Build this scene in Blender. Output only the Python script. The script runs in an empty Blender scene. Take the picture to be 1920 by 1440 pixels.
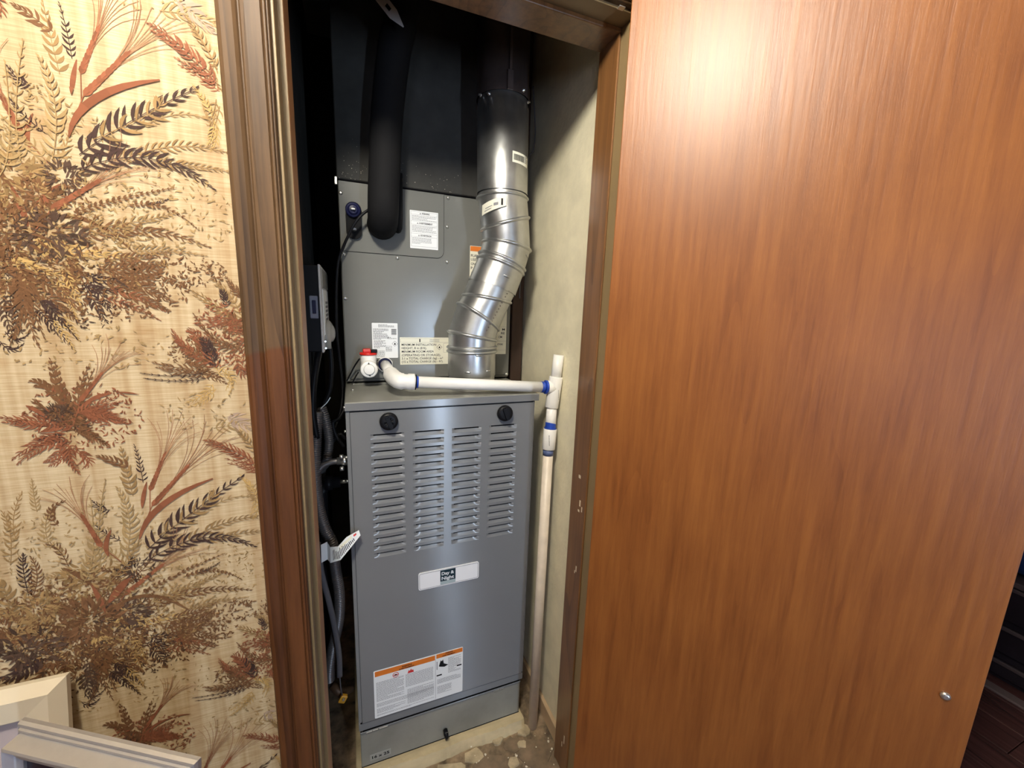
import bpy, bmesh, math, random
from mathutils import Vector, Matrix

random.seed(7)
scene = bpy.context.scene
COL = scene.collection

# ------------------------------------------------------------------ camera
CAM_Z = 1.22
cam_d = bpy.data.cameras.new('camera')
cam = bpy.data.objects.new('camera', cam_d)
COL.objects.link(cam)
scene.camera = cam
cam_d.sensor_width = 36.0
cam_d.sensor_fit = 'HORIZONTAL'
cam_d.lens = 757.8 / 1920 * 36
cam_d.clip_start = 0.02
yaw, pitch, roll = 0.3798, 0.1846, -0.0345
fw = Vector((math.sin(yaw) * math.cos(pitch), math.cos(yaw) * math.cos(pitch), -math.sin(pitch)))
rt = Vector((math.cos(yaw), -math.sin(yaw), 0))
dn = fw.cross(rt)
r2 = math.cos(roll) * rt + math.sin(roll) * dn
d2 = -math.sin(roll) * rt + math.cos(roll) * dn
cam.matrix_world = Matrix(((r2.x, -d2.x, -fw.x, 0), (r2.y, -d2.y, -fw.y, 0), (r2.z, -d2.z, -fw.z, CAM_Z), (0, 0, 0, 1)))

# ------------------------------------------------------------------ world, lights, exposure
world = bpy.data.worlds.new('world')
scene.world = world
world.use_nodes = True
bg = world.node_tree.nodes['Background']
bg.inputs[0].default_value = (0.62, 0.78, 1.0, 1)
bg.inputs[1].default_value = 1.0
vs = scene.view_settings
vs.view_transform = 'Standard'
vs.look = 'None'
vs.gamma = 1
vs.use_curve_mapping = False
vs.exposure = 0.12
LAMP_POS = (-0.19, 0.0, 2.01)
LAMP_W = 255.0
WIN_W = 27.0
WIN2_W = 12.0


def area(name, loc, rot, sx, sy, power, col):
    d = bpy.data.lights.new(name, 'AREA')
    d.shape = 'RECTANGLE'
    d.size = sx
    d.size_y = sy
    d.energy = power
    d.color = col
    o = bpy.data.objects.new(name, d)
    COL.objects.link(o)
    o.location = loc
    o.rotation_euler = rot
    return o


# daylight falling in through the tall sidelight window behind the camera
area('window_daylight', (0.85, -2.465, 0.78), (math.radians(-90), 0, math.radians(180)), 0.05, 0.95, WIN_W, (0.62, 0.78, 1.0))
area('window_daylight_left', (-0.95, -2.465, 1.05), (math.radians(-90), 0, math.radians(180)), 0.70, 0.90, WIN2_W, (0.70, 0.76, 1.0))

# ------------------------------------------------------------------ mesh helpers


class MB:
    """collects geometry and links it as one mesh object"""

    def __init__(self):
        self.bm = bmesh.new()
        self.mi = 0

    def face(self, vs_):
        try:
            f = self.bm.faces.new(vs_)
            f.material_index = self.mi
            return f
        except ValueError:
            return None

    def poly(self, pts):
        return self.face([self.bm.verts.new(p) for p in pts])

    def box(self, a, b, bev=0.0, seg=2):
        x0, y0, z0 = a
        x1, y1, z1 = b
        t = bmesh.new()
        v = [t.verts.new(p) for p in ((x0, y0, z0), (x1, y0, z0), (x1, y1, z0), (x0, y1, z0), (x0, y0, z1), (x1, y0, z1), (x1, y1, z1), (x0, y1, z1))]
        for q in ((0, 3, 2, 1), (4, 5, 6, 7), (0, 1, 5, 4), (1, 2, 6, 5), (2, 3, 7, 6), (3, 0, 4, 7)):
            t.faces.new([v[i] for i in q])
        if bev > 0:
            bmesh.ops.bevel(t, geom=t.edges[:], offset=bev, segments=seg, profile=0.5, affect='EDGES')
        self.merge(t)
        return self

    def merge(self, t, mat=None):
        if mat is not None:
            bmesh.ops.transform(t, matrix=mat, verts=t.verts)
        m = {}
        for v in t.verts:
            m[v] = self.bm.verts.new(v.co)
        for f in t.faces:
            g = self.face([m[v] for v in f.verts])
            if g:
                g.smooth = f.smooth
        t.free()

    def ring(self, c, u, v, ru, rv, n):
        return [self.bm.verts.new(c + u * (ru * math.cos(2 * math.pi * i / n)) + v * (rv * math.sin(2 * math.pi * i / n))) for i in range(n)]

    def bridge(self, a, b, smooth=True):
        n = len(a)
        for i in range(n):
            f = self.face([a[i], a[(i + 1) % n], b[(i + 1) % n], b[i]])
            if f:
                f.smooth = smooth

    def tube(self, pts, rad, n=12, cap=True, smooth=True):
        pts = [Vector(p) for p in pts]
        if not isinstance(rad, (list, tuple)):
            rad = [rad] * len(pts)
        prev = None
        up = None
        first = last = None
        for i, p in enumerate(pts):
            if i == 0:
                t = pts[1] - p
            elif i == len(pts) - 1:
                t = p - pts[i - 1]
            else:
                t = (pts[i + 1] - p).normalized() + (p - pts[i - 1]).normalized()
            if t.length < 1e-9:
                t = pts[min(i + 1, len(pts) - 1)] - pts[max(i - 1, 0)]
            t.normalize()
            if up is None:
                up = Vector((0, 0, 1)) if abs(t.z) < 0.9 else Vector((1, 0, 0))
            u = up - t * up.dot(t)
            u.normalize()
            up = u
            v = t.cross(u)
            r = self.ring(p, u, v, rad[i], rad[i], n)
            if prev:
                self.bridge(prev, r, smooth)
            else:
                first = r
            prev = r
        if cap:
            self.face(list(reversed(first)))
            self.face(prev)
        return self

    def cyl(self, a, b, r, n=20, r2=None, cap=True):
        return self.tube([a, b], [r, r if r2 is None else r2], n, cap)

    def prism_x(self, prof, x0, x1):
        return self._prism([(x0, p[0], p[1]) for p in prof], [(x1, p[0], p[1]) for p in prof])

    def prism_z(self, prof, z0, z1):
        return self._prism([(p[0], p[1], z0) for p in prof], [(p[0], p[1], z1) for p in prof])

    def prism_y(self, prof, y0, y1):
        return self._prism([(p[0], y0, p[1]) for p in prof], [(p[0], y1, p[1]) for p in prof])

    def _prism(self, A, B):
        a = [self.bm.verts.new(p) for p in A]
        b = [self.bm.verts.new(p) for p in B]
        n = len(a)
        for i in range(n):
            self.face([a[i], a[(i + 1) % n], b[(i + 1) % n], b[i]])
        self.face(list(reversed(a)))
        self.face(b)
        return self

    def build(self, name, mats, parent=None, smooth=False, recalc=True):
        if recalc:
            bmesh.ops.recalc_face_normals(self.bm, faces=self.bm.faces)
        me = bpy.data.meshes.new(name)
        if smooth:
            for f in self.bm.faces:
                f.smooth = True
        self.bm.to_mesh(me)
        self.bm.free()
        if not isinstance(mats, (list, tuple)):
            mats = [mats]
        for m in mats:
            me.materials.append(m)
        o = bpy.data.objects.new(name, me)
        COL.objects.link(o)
        if parent:
            link(o, parent)
        return o


def link(o, parent):
    o.parent = parent
    o.matrix_parent_inverse = parent_world(parent).inverted()


def parent_world(p):
    m = Matrix.LocRotScale(p.location, p.rotation_euler, p.scale)
    if p.parent:
        m = parent_world(p.parent) @ p.matrix_parent_inverse @ m
    return m


def smooth_path(pts, k=8):
    """Catmull-Rom through the points"""
    P = [Vector(p) for p in pts]
    P = [P[0] * 2 - P[1]] + P + [P[-1] * 2 - P[-2]]
    out = []
    for i in range(1, len(P) - 2):
        for j in range(k):
            t = j / k
            a, b, c, d = P[i - 1], P[i], P[i + 1], P[i + 2]
            out.append(0.5 * ((2 * b) + (c - a) * t + (2 * a - 5 * b + 4 * c - d) * t * t + (3 * b - a - 3 * c + d) * t ** 3))
    out.append(P[-2])
    return out


def tag(o, label, cat, group=None):
    o['label'] = label
    o['category'] = cat
    if group:
        o['group'] = group
    return o


def thing(name, loc, label, cat, group=None, rotz=0.0):
    o = bpy.data.objects.new(name, None)
    o.empty_display_size = 0.05
    COL.objects.link(o)
    o.location = loc
    o.rotation_euler = (0, 0, rotz)
    return tag(o, label, cat, group)


def struct(o):
    o['kind'] = 'structure'
    return o


def copy_part(src, parent, loc):
    o = src.copy()
    COL.objects.link(o)
    link(o, parent)
    o.location = loc
    return o


# ------------------------------------------------------------------ materials


def newmat(name):
    m = bpy.data.materials.new(name)
    m.use_nodes = True
    nt = m.node_tree
    return m, nt, nt.nodes['Principled BSDF']


def pbr(name, col, rough=0.5, metal=0.0, var=0.0, scale=20.0, bump=0.0, bscale=None, stretch=(1, 1, 1), spec=0.5, rvar=0.0, coat=0.0):
    m, nt, b = newmat(name)
    b.inputs['Roughness'].default_value = rough
    b.inputs['Metallic'].default_value = metal
    b.inputs['Specular IOR Level'].default_value = spec
    b.inputs['Coat Weight'].default_value = coat
    b.inputs['Coat Roughness'].default_value = 0.15
    c = (*col, 1)
    b.inputs['Base Color'].default_value = c
    if var > 0 or bump > 0 or rvar > 0:
        tc = nt.nodes.new('ShaderNodeTexCoord')
        mp = nt.nodes.new('ShaderNodeMapping')
        mp.inputs['Scale'].default_value = stretch
        nt.links.new(tc.outputs['Object'], mp.inputs['Vector'])
        nz = nt.nodes.new('ShaderNodeTexNoise')
        nz.inputs['Scale'].default_value = scale
        nz.inputs['Detail'].default_value = 6
        nz.inputs['Roughness'].default_value = 0.6
        nt.links.new(mp.outputs[0], nz.inputs['Vector'])
        if var > 0:
            rp = nt.nodes.new('ShaderNodeValToRGB')
            rp.color_ramp.elements[0].position = 0.3
            rp.color_ramp.elements[1].position = 0.7
            rp.color_ramp.elements[0].color = tuple(max(0, x * (1 - var)) for x in col) + (1,)
            rp.color_ramp.elements[1].color = tuple(min(1, x * (1 + var)) for x in col) + (1,)
            nt.links.new(nz.outputs['Fac'], rp.inputs[0])
            nt.links.new(rp.outputs[0], b.inputs['Base Color'])
        if rvar > 0:
            mr = nt.nodes.new('ShaderNodeMapRange')
            mr.inputs['To Min'].default_value = max(0.02, rough - rvar)
            mr.inputs['To Max'].default_value = min(1, rough + rvar)
            nt.links.new(nz.outputs['Fac'], mr.inputs['Value'])
            nt.links.new(mr.outputs[0], b.inputs['Roughness'])
        if bump > 0:
            n2 = nt.nodes.new('ShaderNodeTexNoise')
            n2.inputs['Scale'].default_value = bscale or scale * 4
            n2.inputs['Detail'].default_value = 4
            nt.links.new(mp.outputs[0], n2.inputs['Vector'])
            bp = nt.nodes.new('ShaderNodeBump')
            bp.inputs['Strength'].default_value = bump
            bp.inputs['Distance'].default_value = 0.002
            nt.links.new(n2.outputs['Fac'], bp.inputs['Height'])
            nt.links.new(bp.outputs[0], b.inputs['Normal'])
    return m


def wood(name, dark, light, rough, stretch=(30, 30, 2.0), ring=3.0, bump=0.15, coat=0.3, split=None, blotch=0.25, figure=-0.22, croug=0.25, spec=0.5, bdist=0.001):
    """straight grain with long cathedral figures; split=(z, dark2, light2): another stain below z"""
    m, nt, b = newmat(name)
    N = nt.nodes.new
    L = nt.links.new
    tc = N('ShaderNodeTexCoord')
    mp = N('ShaderNodeMapping')
    mp.inputs['Scale'].default_value = stretch
    L(tc.outputs['Object'], mp.inputs['Vector'])
    n1 = N('ShaderNodeTexNoise')
    n1.inputs['Scale'].default_value = 3.0
    n1.inputs['Detail'].default_value = 8
    n1.inputs['Roughness'].default_value = 0.65
    L(mp.outputs[0], n1.inputs['Vector'])
    mp2 = N('ShaderNodeMapping')
    mp2.inputs['Scale'].default_value = tuple(s * 0.14 for s in stretch)
    L(tc.outputs['Object'], mp2.inputs['Vector'])
    n2 = N('ShaderNodeTexNoise')
    n2.inputs['Scale'].default_value = ring
    n2.inputs['Detail'].default_value = 1.5
    n2.inputs['Distortion'].default_value = 0.4
    L(mp2.outputs[0], n2.inputs['Vector'])
    mul = N('ShaderNodeMath')
    mul.operation = 'MULTIPLY'
    mul.inputs[1].default_value = 9.0
    L(n2.outputs['Fac'], mul.inputs[0])
    fr = N('ShaderNodeMath')
    fr.operation = 'FRACT'
    L(mul.outputs[0], fr.inputs[0])
    pw = N('ShaderNodeMath')
    pw.operation = 'POWER'
    pw.inputs[1].default_value = 5.0
    L(fr.outputs[0], pw.inputs[0])
    nb = N('ShaderNodeTexNoise')
    nb.inputs['Scale'].default_value = 5.0
    nb.inputs['Detail'].default_value = 2
    L(tc.outputs['Object'], nb.inputs['Vector'])
    a1 = N('ShaderNodeMath')
    a1.operation = 'MULTIPLY_ADD'
    a1.inputs[1].default_value = figure
    L(pw.outputs[0], a1.inputs[0])
    L(n1.outputs['Fac'], a1.inputs[2])
    a2 = N('ShaderNodeMath')
    a2.operation = 'MULTIPLY_ADD'
    a2.inputs[1].default_value = blotch
    L(nb.outputs['Fac'], a2.inputs[0])
    L(a1.outputs[0], a2.inputs[2])

    def ramp(d, l):
        r = N('ShaderNodeValToRGB')
        r.color_ramp.elements[0].position = 0.3
        r.color_ramp.elements[1].position = 0.85
        r.color_ramp.elements[0].color = (*d, 1)
        r.color_ramp.elements[1].color = (*l, 1)
        L(a2.outputs[0], r.inputs[0])
        return r
    ra = ramp(dark, light)
    out = ra.outputs[0]
    if split:
        rb = ramp(split[1], split[2])
        sx = N('ShaderNodeSeparateXYZ')
        L(tc.outputs['Object'], sx.inputs[0])
        ad = N('ShaderNodeMath')
        ad.operation = 'MULTIPLY_ADD'
        ad.inputs[1].default_value = 0.08
        L(n2.outputs['Fac'], ad.inputs[0])
        L(sx.outputs['Z'], ad.inputs[2])
        mr = N('ShaderNodeMapRange')
        mr.inputs['From Min'].default_value = split[0] + 0.03
        mr.inputs['From Max'].default_value = split[0] + 0.036
        L(ad.outputs[0], mr.inputs['Value'])
        mx = N('ShaderNodeMix')
        mx.data_type = 'RGBA'
        L(mr.outputs[0], mx.inputs[0])
        L(rb.outputs[0], mx.inputs[6])
        L(ra.outputs[0], mx.inputs[7])
        out = mx.outputs[2]
    L(out, b.inputs['Base Color'])
    b.inputs['Roughness'].default_value = rough
    b.inputs['Coat Weight'].default_value = coat
    b.inputs['Specular IOR Level'].default_value = spec
    b.inputs['Coat Roughness'].default_value = croug
    bp = N('ShaderNodeBump')
    bp.inputs['Strength'].default_value = bump
    bp.inputs['Distance'].default_value = bdist
    L(n1.outputs['Fac'], bp.inputs['Height'])
    L(bp.outputs[0], b.inputs['Normal'])
    return m


def wallpaper_mat():
    """cream grass cloth: fine horizontal threads and soft vertical slubs"""
    m, nt, b = newmat('wallpaper_cloth')
    N = nt.nodes.new
    L = nt.links.new
    tc = N('ShaderNodeTexCoord')

    def nz(sc, scale, det=3):
        mp = N('ShaderNodeMapping')
        mp.inputs['Scale'].default_value = sc
        L(tc.outputs['Object'], mp.inputs['Vector'])
        n = N('ShaderNodeTexNoise')
        n.inputs['Scale'].default_value = scale
        n.inputs['Detail'].default_value = det
        L(mp.outputs[0], n.inputs['Vector'])
        return n.outputs['Fac']
    vert = nz((45, 1, 0.6), 2.0, 4)
    thr = nz((25, 1, 800), 1.0, 1)
    stain = nz((7, 1, 12), 2.0, 5)

    def ramp(src, p0, p1, c0, c1):
        r = N('ShaderNodeValToRGB')
        r.color_ramp.elements[0].position = p0
        r.color_ramp.elements[1].position = p1
        r.color_ramp.elements[0].color = (*c0, 1)
        r.color_ramp.elements[1].color = (*c1, 1)
        L(src, r.inputs[0])
        return r.outputs[0]

    def mul(a, c, f):
        x = N('ShaderNodeMix')
        x.data_type = 'RGBA'
        x.blend_type = 'MULTIPLY'
        x.inputs[0].default_value = f
        L(a, x.inputs[6])
        L(c, x.inputs[7])
        return x.outputs[2]
    base = ramp(vert, 0.35, 0.65, (0.51, 0.365, 0.205), (0.65, 0.52, 0.33))
    c = mul(base, ramp(thr, 0.42, 0.58, (0.80, 0.72, 0.62), (1, 1, 1)), 0.6)
    c = mul(c, ramp(stain, 0.56, 0.74, (1, 1, 1), (0.72, 0.58, 0.42)), 0.65)
    L(c, b.inputs['Base Color'])
    b.inputs['Roughness'].default_value = 0.6
    b.inputs['Specular IOR Level'].default_value = 0.2
    return m


def attr_mat(name, rough=0.6):
    m, nt, b = newmat(name)
    a = nt.nodes.new('ShaderNodeVertexColor')
    a.layer_name = 'Col'
    nt.links.new(a.outputs[0], b.inputs['Base Color'])
    b.inputs['Roughness'].default_value = rough
    b.inputs['Specular IOR Level'].default_value = 0.1
    return m


def emit(name, col, s):
    m, nt, b = newmat(name)
    b.inputs['Base Color'].default_value = (*col, 1)
    b.inputs['Emission Color'].default_value = (*col, 1)
    b.inputs['Emission Strength'].default_value = s
    return m


M = {}
M['cloth'] = wallpaper_mat()
M['print'] = attr_mat('wallpaper_ink', 0.6)
M['door'] = wood('cherry_veneer', (0.150, 0.042, 0.0085), (0.285, 0.100, 0.0215), 0.42, stretch=(30, 30, 1.8), ring=2.2, bump=0.35, coat=0.22, blotch=0.38, figure=-0.10, croug=0.36, bdist=0.0022)
M['casing'] = wood('stained_casing', (0.042, 0.023, 0.012), (0.150, 0.085, 0.040), 0.5, stretch=(22, 22, 1.2), ring=3.0, bump=0.12, coat=0.0, spec=0.25,
                   split=(1.165, (0.045, 0.016, 0.007), (0.155, 0.058, 0.019)))
M['stop'] = wood('brown_jamb', (0.10, 0.042, 0.014), (0.25, 0.115, 0.040), 0.35, stretch=(22, 22, 1.2), ring=3.0, bump=0.12, coat=0.3)
M['olive'] = pbr('olive_jamb_paint', (0.25, 0.175, 0.085), 0.5, var=0.15, scale=8, stretch=(1, 1, 0.2))
M['stop_edge'] = pbr('bare_stop_edge', (0.48, 0.25, 0.11), 0.45, var=0.15, scale=10, stretch=(1, 1, 0.2))
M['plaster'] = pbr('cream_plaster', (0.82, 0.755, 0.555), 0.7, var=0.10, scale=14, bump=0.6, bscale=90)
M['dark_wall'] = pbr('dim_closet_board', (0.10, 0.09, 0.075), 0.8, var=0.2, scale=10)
M['ceil'] = pbr('white_ceiling', (0.60, 0.56, 0.50), 0.8, bump=0.2, bscale=200)
M['room_wall'] = pbr('brown_panelling', (0.16, 0.095, 0.055), 0.5)
M['grey'] = pbr('grey_enamel', (0.178, 0.187, 0.199), 0.27, metal=0.0, var=0.04, scale=3)
M['grey_c'] = pbr('coil_grey_enamel', (0.165, 0.168, 0.156), 0.22, var=0.06, scale=3, rvar=0.03)
M['lid'] = pbr('dusty_grey_lid', (0.24, 0.24, 0.215), 0.32, var=0.18, scale=9, rvar=0.05)
for _k in ('grey',):
    _p = M[_k].node_tree.nodes['Principled BSDF']
    _p.inputs['Anisotropic'].default_value = 1.0
    _v = M[_k].node_tree.nodes.new('ShaderNodeCombineXYZ')
    _v.inputs[2].default_value = 1.0
    _p.inputs['Specular IOR Level'].default_value = 0.8
    M[_k].node_tree.links.new(_v.outputs[0], _p.inputs['Tangent'])
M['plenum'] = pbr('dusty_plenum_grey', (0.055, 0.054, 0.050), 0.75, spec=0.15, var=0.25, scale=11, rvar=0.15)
M['galv'] = pbr('galvanised_steel', (0.52, 0.53, 0.53), 0.34, metal=0.92, var=0.12, scale=26, rvar=0.1)
M['galv_dark'] = pbr('sooty_galvanised', (0.13, 0.10, 0.095), 0.45, metal=0.6, var=0.3, scale=14, rvar=0.1)
M['strap'] = pbr('dull_strap_steel', (0.42, 0.42, 0.44), 0.4, metal=0.4)
M['screw'] = pbr('zinc_screw', (0.75, 0.75, 0.72), 0.3, metal=0.9)
M['black'] = pbr('black_plastic', (0.008, 0.008, 0.010), 0.4, spec=0.15)
M['slot'] = pbr('slot_shade', (0.005, 0.005, 0.006), 0.9, spec=0.05)  # near-black standing in for the shade inside slots, gaps and joints
M['foam'] = pbr('black_foam', (0.011, 0.011, 0.012), 0.75, bump=0.1, bscale=300, spec=0.12)
M['navy'] = pbr('navy_rubber', (0.010, 0.012, 0.05), 0.4, spec=0.25)
M['pvc'] = pbr('white_pvc', (0.90, 0.89, 0.86), 0.33, var=0.02, scale=10)
M['pvc_old'] = pbr('aged_pvc', (0.80, 0.70, 0.58), 0.42, var=0.10, scale=22)
M['primer'] = pbr('blue_pipe_primer', (0.02, 0.075, 0.50), 0.4, var=0.3, scale=30)
M['primer_d'] = pbr('faded_blue_primer', (0.10, 0.14, 0.30), 0.5, var=0.3, scale=40)
M['red'] = pbr('red_cap', (0.62, 0.018, 0.012), 0.35)
M['paper'] = pbr('white_label', (0.86, 0.88, 0.89), 0.45)
M['paper_y'] = pbr('cream_label', (0.86, 0.84, 0.70), 0.45)
M['ink'] = pbr('black_ink', (0.012, 0.012, 0.014), 0.6, spec=0.1)
M['ink_g'] = pbr('grey_ink', (0.22, 0.22, 0.24), 0.6)
M['orange'] = pbr('orange_band', (0.72, 0.19, 0.02), 0.5)
M['label_red'] = pbr('label_red', (0.60, 0.03, 0.03), 0.5)
M['logo'] = pbr('logo_dark_teal', (0.005, 0.026, 0.040), 0.35)
M['logo_lo'] = pbr('logo_grey_band', (0.38, 0.47, 0.50), 0.35)
M['plate'] = pbr('nameplate_white', (0.88, 0.89, 0.92), 0.25)
M['conduit'] = pbr('flexible_steel_conduit', (0.16, 0.15, 0.15), 0.4, metal=0.5)
M['greycable'] = pbr('grey_cable_jacket', (0.11, 0.11, 0.125), 0.5)
M['copper'] = pbr('copper_tube', (0.45, 0.20, 0.11), 0.4, metal=0.8)
M['yellow'] = pbr('yellow_handle', (0.72, 0.36, 0.03), 0.4)
M['box'] = pbr('white_box_cover', (0.55, 0.55, 0.56), 0.35)
M['clear'] = pbr('grey_translucent_plastic', (0.33, 0.33, 0.31), 0.25)
M['board'] = pbr('bare_board', (0.50, 0.41, 0.25), 0.75, var=0.3, scale=14, bump=0.5, bscale=60, stretch=(0.4, 1, 1))
M['dirt'] = pbr('dirty_subfloor', (0.24, 0.175, 0.11), 0.8, var=0.65, scale=30, bump=0.6, bscale=80)
M['tile'] = pbr('broken_vinyl_tile', (0.21, 0.15, 0.095), 0.6, var=0.35, scale=26, bump=0.3, bscale=90)
M['tile2'] = pbr('pale_mortar_patch', (0.48, 0.39, 0.25), 0.85, var=0.35, scale=30, bump=0.6, bscale=120)
M['terra'] = pbr('terracotta_tile_piece', (0.23, 0.115, 0.06), 0.6, var=0.2, scale=20)
M['stone'] = pbr('white_crumb', (0.72, 0.66, 0.52), 0.7)
M['base'] = pbr('raw_baseboard', (0.50, 0.36, 0.22), 0.65, var=0.2, scale=16, stretch=(1, 0.3, 1))
M['stud'] = pbr('dark_stud_wood', (0.045, 0.022, 0.012), 0.7, var=0.3, scale=18, stretch=(2, 2, 0.3))
M['cream'] = pbr('cream_frame_lacquer', (0.66, 0.57, 0.42), 0.4)
M['mat'] = pbr('pinkish_grey_mat', (0.43, 0.36, 0.36), 0.6)
M['silver'] = pbr('silver_leaf_frame', (0.70, 0.70, 0.72), 0.30, metal=0.8, var=0.05, scale=40)
M['photo'] = pbr('dark_print', (0.022, 0.016, 0.030), 0.25)
M['plank'] = wood('dark_laminate', (0.034, 0.015, 0.015), (0.12, 0.048, 0.042), 0.2, stretch=(22, 1.2, 22), ring=2.5, bump=0.1, coat=0.2)
M['strip'] = pbr('pale_floor_strip', (0.17, 0.12, 0.11), 0.4)
M['dresser'] = pbr('dark_dresser', (0.018, 0.013, 0.018), 0.35, var=0.2, scale=12)
M['dresser_edge'] = pbr('dresser_edge', (0.085, 0.060, 0.062), 0.4)
M['blue'] = pbr('blue_cloth', (0.008, 0.030, 0.12), 0.8, bump=0.3, bscale=200)
M['table'] = wood('walnut_table', (0.06, 0.03, 0.015), (0.16, 0.08, 0.04), 0.4, stretch=(2, 25, 25))
M['glass'] = newmat('window_glass')[0]
_nt = M['glass'].node_tree
_nt.nodes.clear()
_o = _nt.nodes.new('ShaderNodeOutputMaterial')
_m = _nt.nodes.new('ShaderNodeMixShader')
_t = _nt.nodes.new('ShaderNodeBsdfTransparent')
_gl = _nt.nodes.new('ShaderNodeBsdfGlossy')
_gl.inputs['Roughness'].default_value = 0.0
_f = _nt.nodes.new('ShaderNodeFresnel')
_nt.links.new(_f.outputs[0], _m.inputs[0])
_nt.links.new(_t.outputs[0], _m.inputs[1])
_nt.links.new(_gl.outputs[0], _m.inputs[2])
_nt.links.new(_m.outputs[0], _o.inputs[0])
M['white'] = pbr('white_trim', (0.7, 0.7, 0.68), 0.4)
M['lamp_glass'] = emit('lit_opal_glass', (1.0, 0.935, 0.80), 1.0)

# ================================================================== the setting
CEIL = 2.13
WY = 0.68      # room face of the closet wall
JL, JR, JH = -0.079, 0.4768, 1.728       # jamb faces and head
SL, SR, SH = -0.0715, 0.472, 1.719      # stop faces
CL, CR, CB = -0.105, 0.50, 1.75         # closet side and back walls

# closet wall with the door opening; the wallpapered stretch is on its left
mb = MB()
mb.box((-1.9, WY, 0), (JL - 0.02, WY + 0.1, CEIL))
mb.box((JR + 0.02, WY, 0), (1.15, WY + 0.1, CEIL))
mb.box((JL - 0.02, WY, JH + 0.02), (JR + 0.02, WY + 0.1, CEIL))
wall_front = struct(mb.build('wall_front', M['cloth']))
wall_front['label'] = 'cream grass cloth wallpaper printed with brown ferns and wheat left of the closet'

struct(MB().box((CR, WY + 0.1, 0), (CR + 0.08, CB, CEIL)).build('wall_right', M['plaster']))
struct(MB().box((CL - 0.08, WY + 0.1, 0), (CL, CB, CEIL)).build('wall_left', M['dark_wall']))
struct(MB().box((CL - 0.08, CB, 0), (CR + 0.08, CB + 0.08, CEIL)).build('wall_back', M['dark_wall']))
# room shell round the camera
struct(MB().box((-1.98, -2.5, 0), (-1.9, WY + 0.1, CEIL)).build('wall_west', M['room_wall']))
struct(MB().box((3.6, -2.5, 0), (3.68, 2.2, CEIL)).build('wall_east', M['room_wall']))
struct(MB().box((1.07, 2.2, 0), (3.68, 2.28, CEIL)).build('wall_north', M['room_wall']))
struct(MB().box((1.07, WY + 0.1, 0), (1.15, 2.2, CEIL)).build('wall_passage', M['room_wall']))
mb = MB()
WX0, WX1, WZ0, WZ1 = 0.78, 0.92, 0.28, 1.28
VX0, VX1, VZ0, VZ1 = -1.32, -0.58, 0.58, 1.52
mb.box((-1.98, -2.5, 0), (VX0, -2.42, CEIL))
mb.box((VX1, -2.5, 0), (WX0, -2.42, CEIL))
mb.box((VX0, -2.5, 0), (VX1, -2.42, VZ0))
mb.box((VX0, -2.5, VZ1), (VX1, -2.42, CEIL))
mb.box((WX1, -2.5, 0), (3.68, -2.42, CEIL))
mb.box((WX0, -2.5, 0), (WX1, -2.42, WZ0))
mb.box((WX0, -2.5, WZ1), (WX1, -2.42, CEIL))
struct(mb.build('wall_south', M['room_wall']))
for nm, (x0, x1, z0, z1) in (('window_1', (WX0, WX1, WZ0, WZ1)), ('window_2', (VX0, VX1, VZ0, VZ1))):
    mb = MB()
    for a, b in (((x0, -2.46, z0), (x0 + 0.025, -2.41, z1)), ((x1 - 0.025, -2.46, z0), (x1, -2.41, z1)), ((x0, -2.46, z0), (x1, -2.41, z0 + 0.03)), ((x0, -2.46, z1 - 0.03), (x1, -2.41, z1))):
        mb.box(a, b, 0.003)
    win = struct(mb.build(nm, M['white']))
    MB().box((x0 + 0.02, -2.437, z0 + 0.02), (x1 - 0.02, -2.433, z1 - 0.02)).build('pane', M['glass'], win)
struct(MB().box((-1.98, -2.5, CEIL), (3.68, 2.28, CEIL + 0.05)).build('ceiling', M['ceil']))

# floors
floor = struct(MB().box((-1.98, -2.5, -0.06), (3.68, WY + 0.02, -0.012)).build('floor', M['plank']))
struct(MB().box((1.07, WY + 0.02, -0.06), (3.68, 2.28, -0.012)).build('floor_passage', M['plank']))
pw = 0.118
k = 0
base_plank = None
for i in range(10):
    x = 1.02 + i * pw
    for (y0, y1) in ((-0.95 + 0.31 * (i % 3), 0.35 + 0.2 * (i % 3)), (0.35 + 0.2 * (i % 3), 1.6)):
        if x > 1.99:
            continue
        o = MB().box((x + 0.0008, y0 + 0.001, -0.012), (x + pw - 0.0008, y1 - 0.001, 0.0), 0.0012, 1).build('plank', M['plank'], floor)
CF = 0.024
fc = struct(MB().box((CL - 0.08, WY - 0.02, -0.06), (CR + 0.08, CB + 0.08, CF)).build('floor_closet', M['dirt']))
rnd = random.Random(3)


def shard(cx, cy, r, n, h, name, mat, z0=CF):
    mb_ = MB()
    pts = []
    for i in range(n):
        a = 2 * math.pi * i / n + rnd.uniform(-0.25, 0.25)
        rr = r * rnd.uniform(0.7, 1.15)
        pts.append((cx + rr * math.cos(a) * 1.25, cy + rr * math.sin(a)))
    mb_.prism_z(pts, z0, z0 + h)
    return mb_.build(name, mat, fc)


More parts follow.
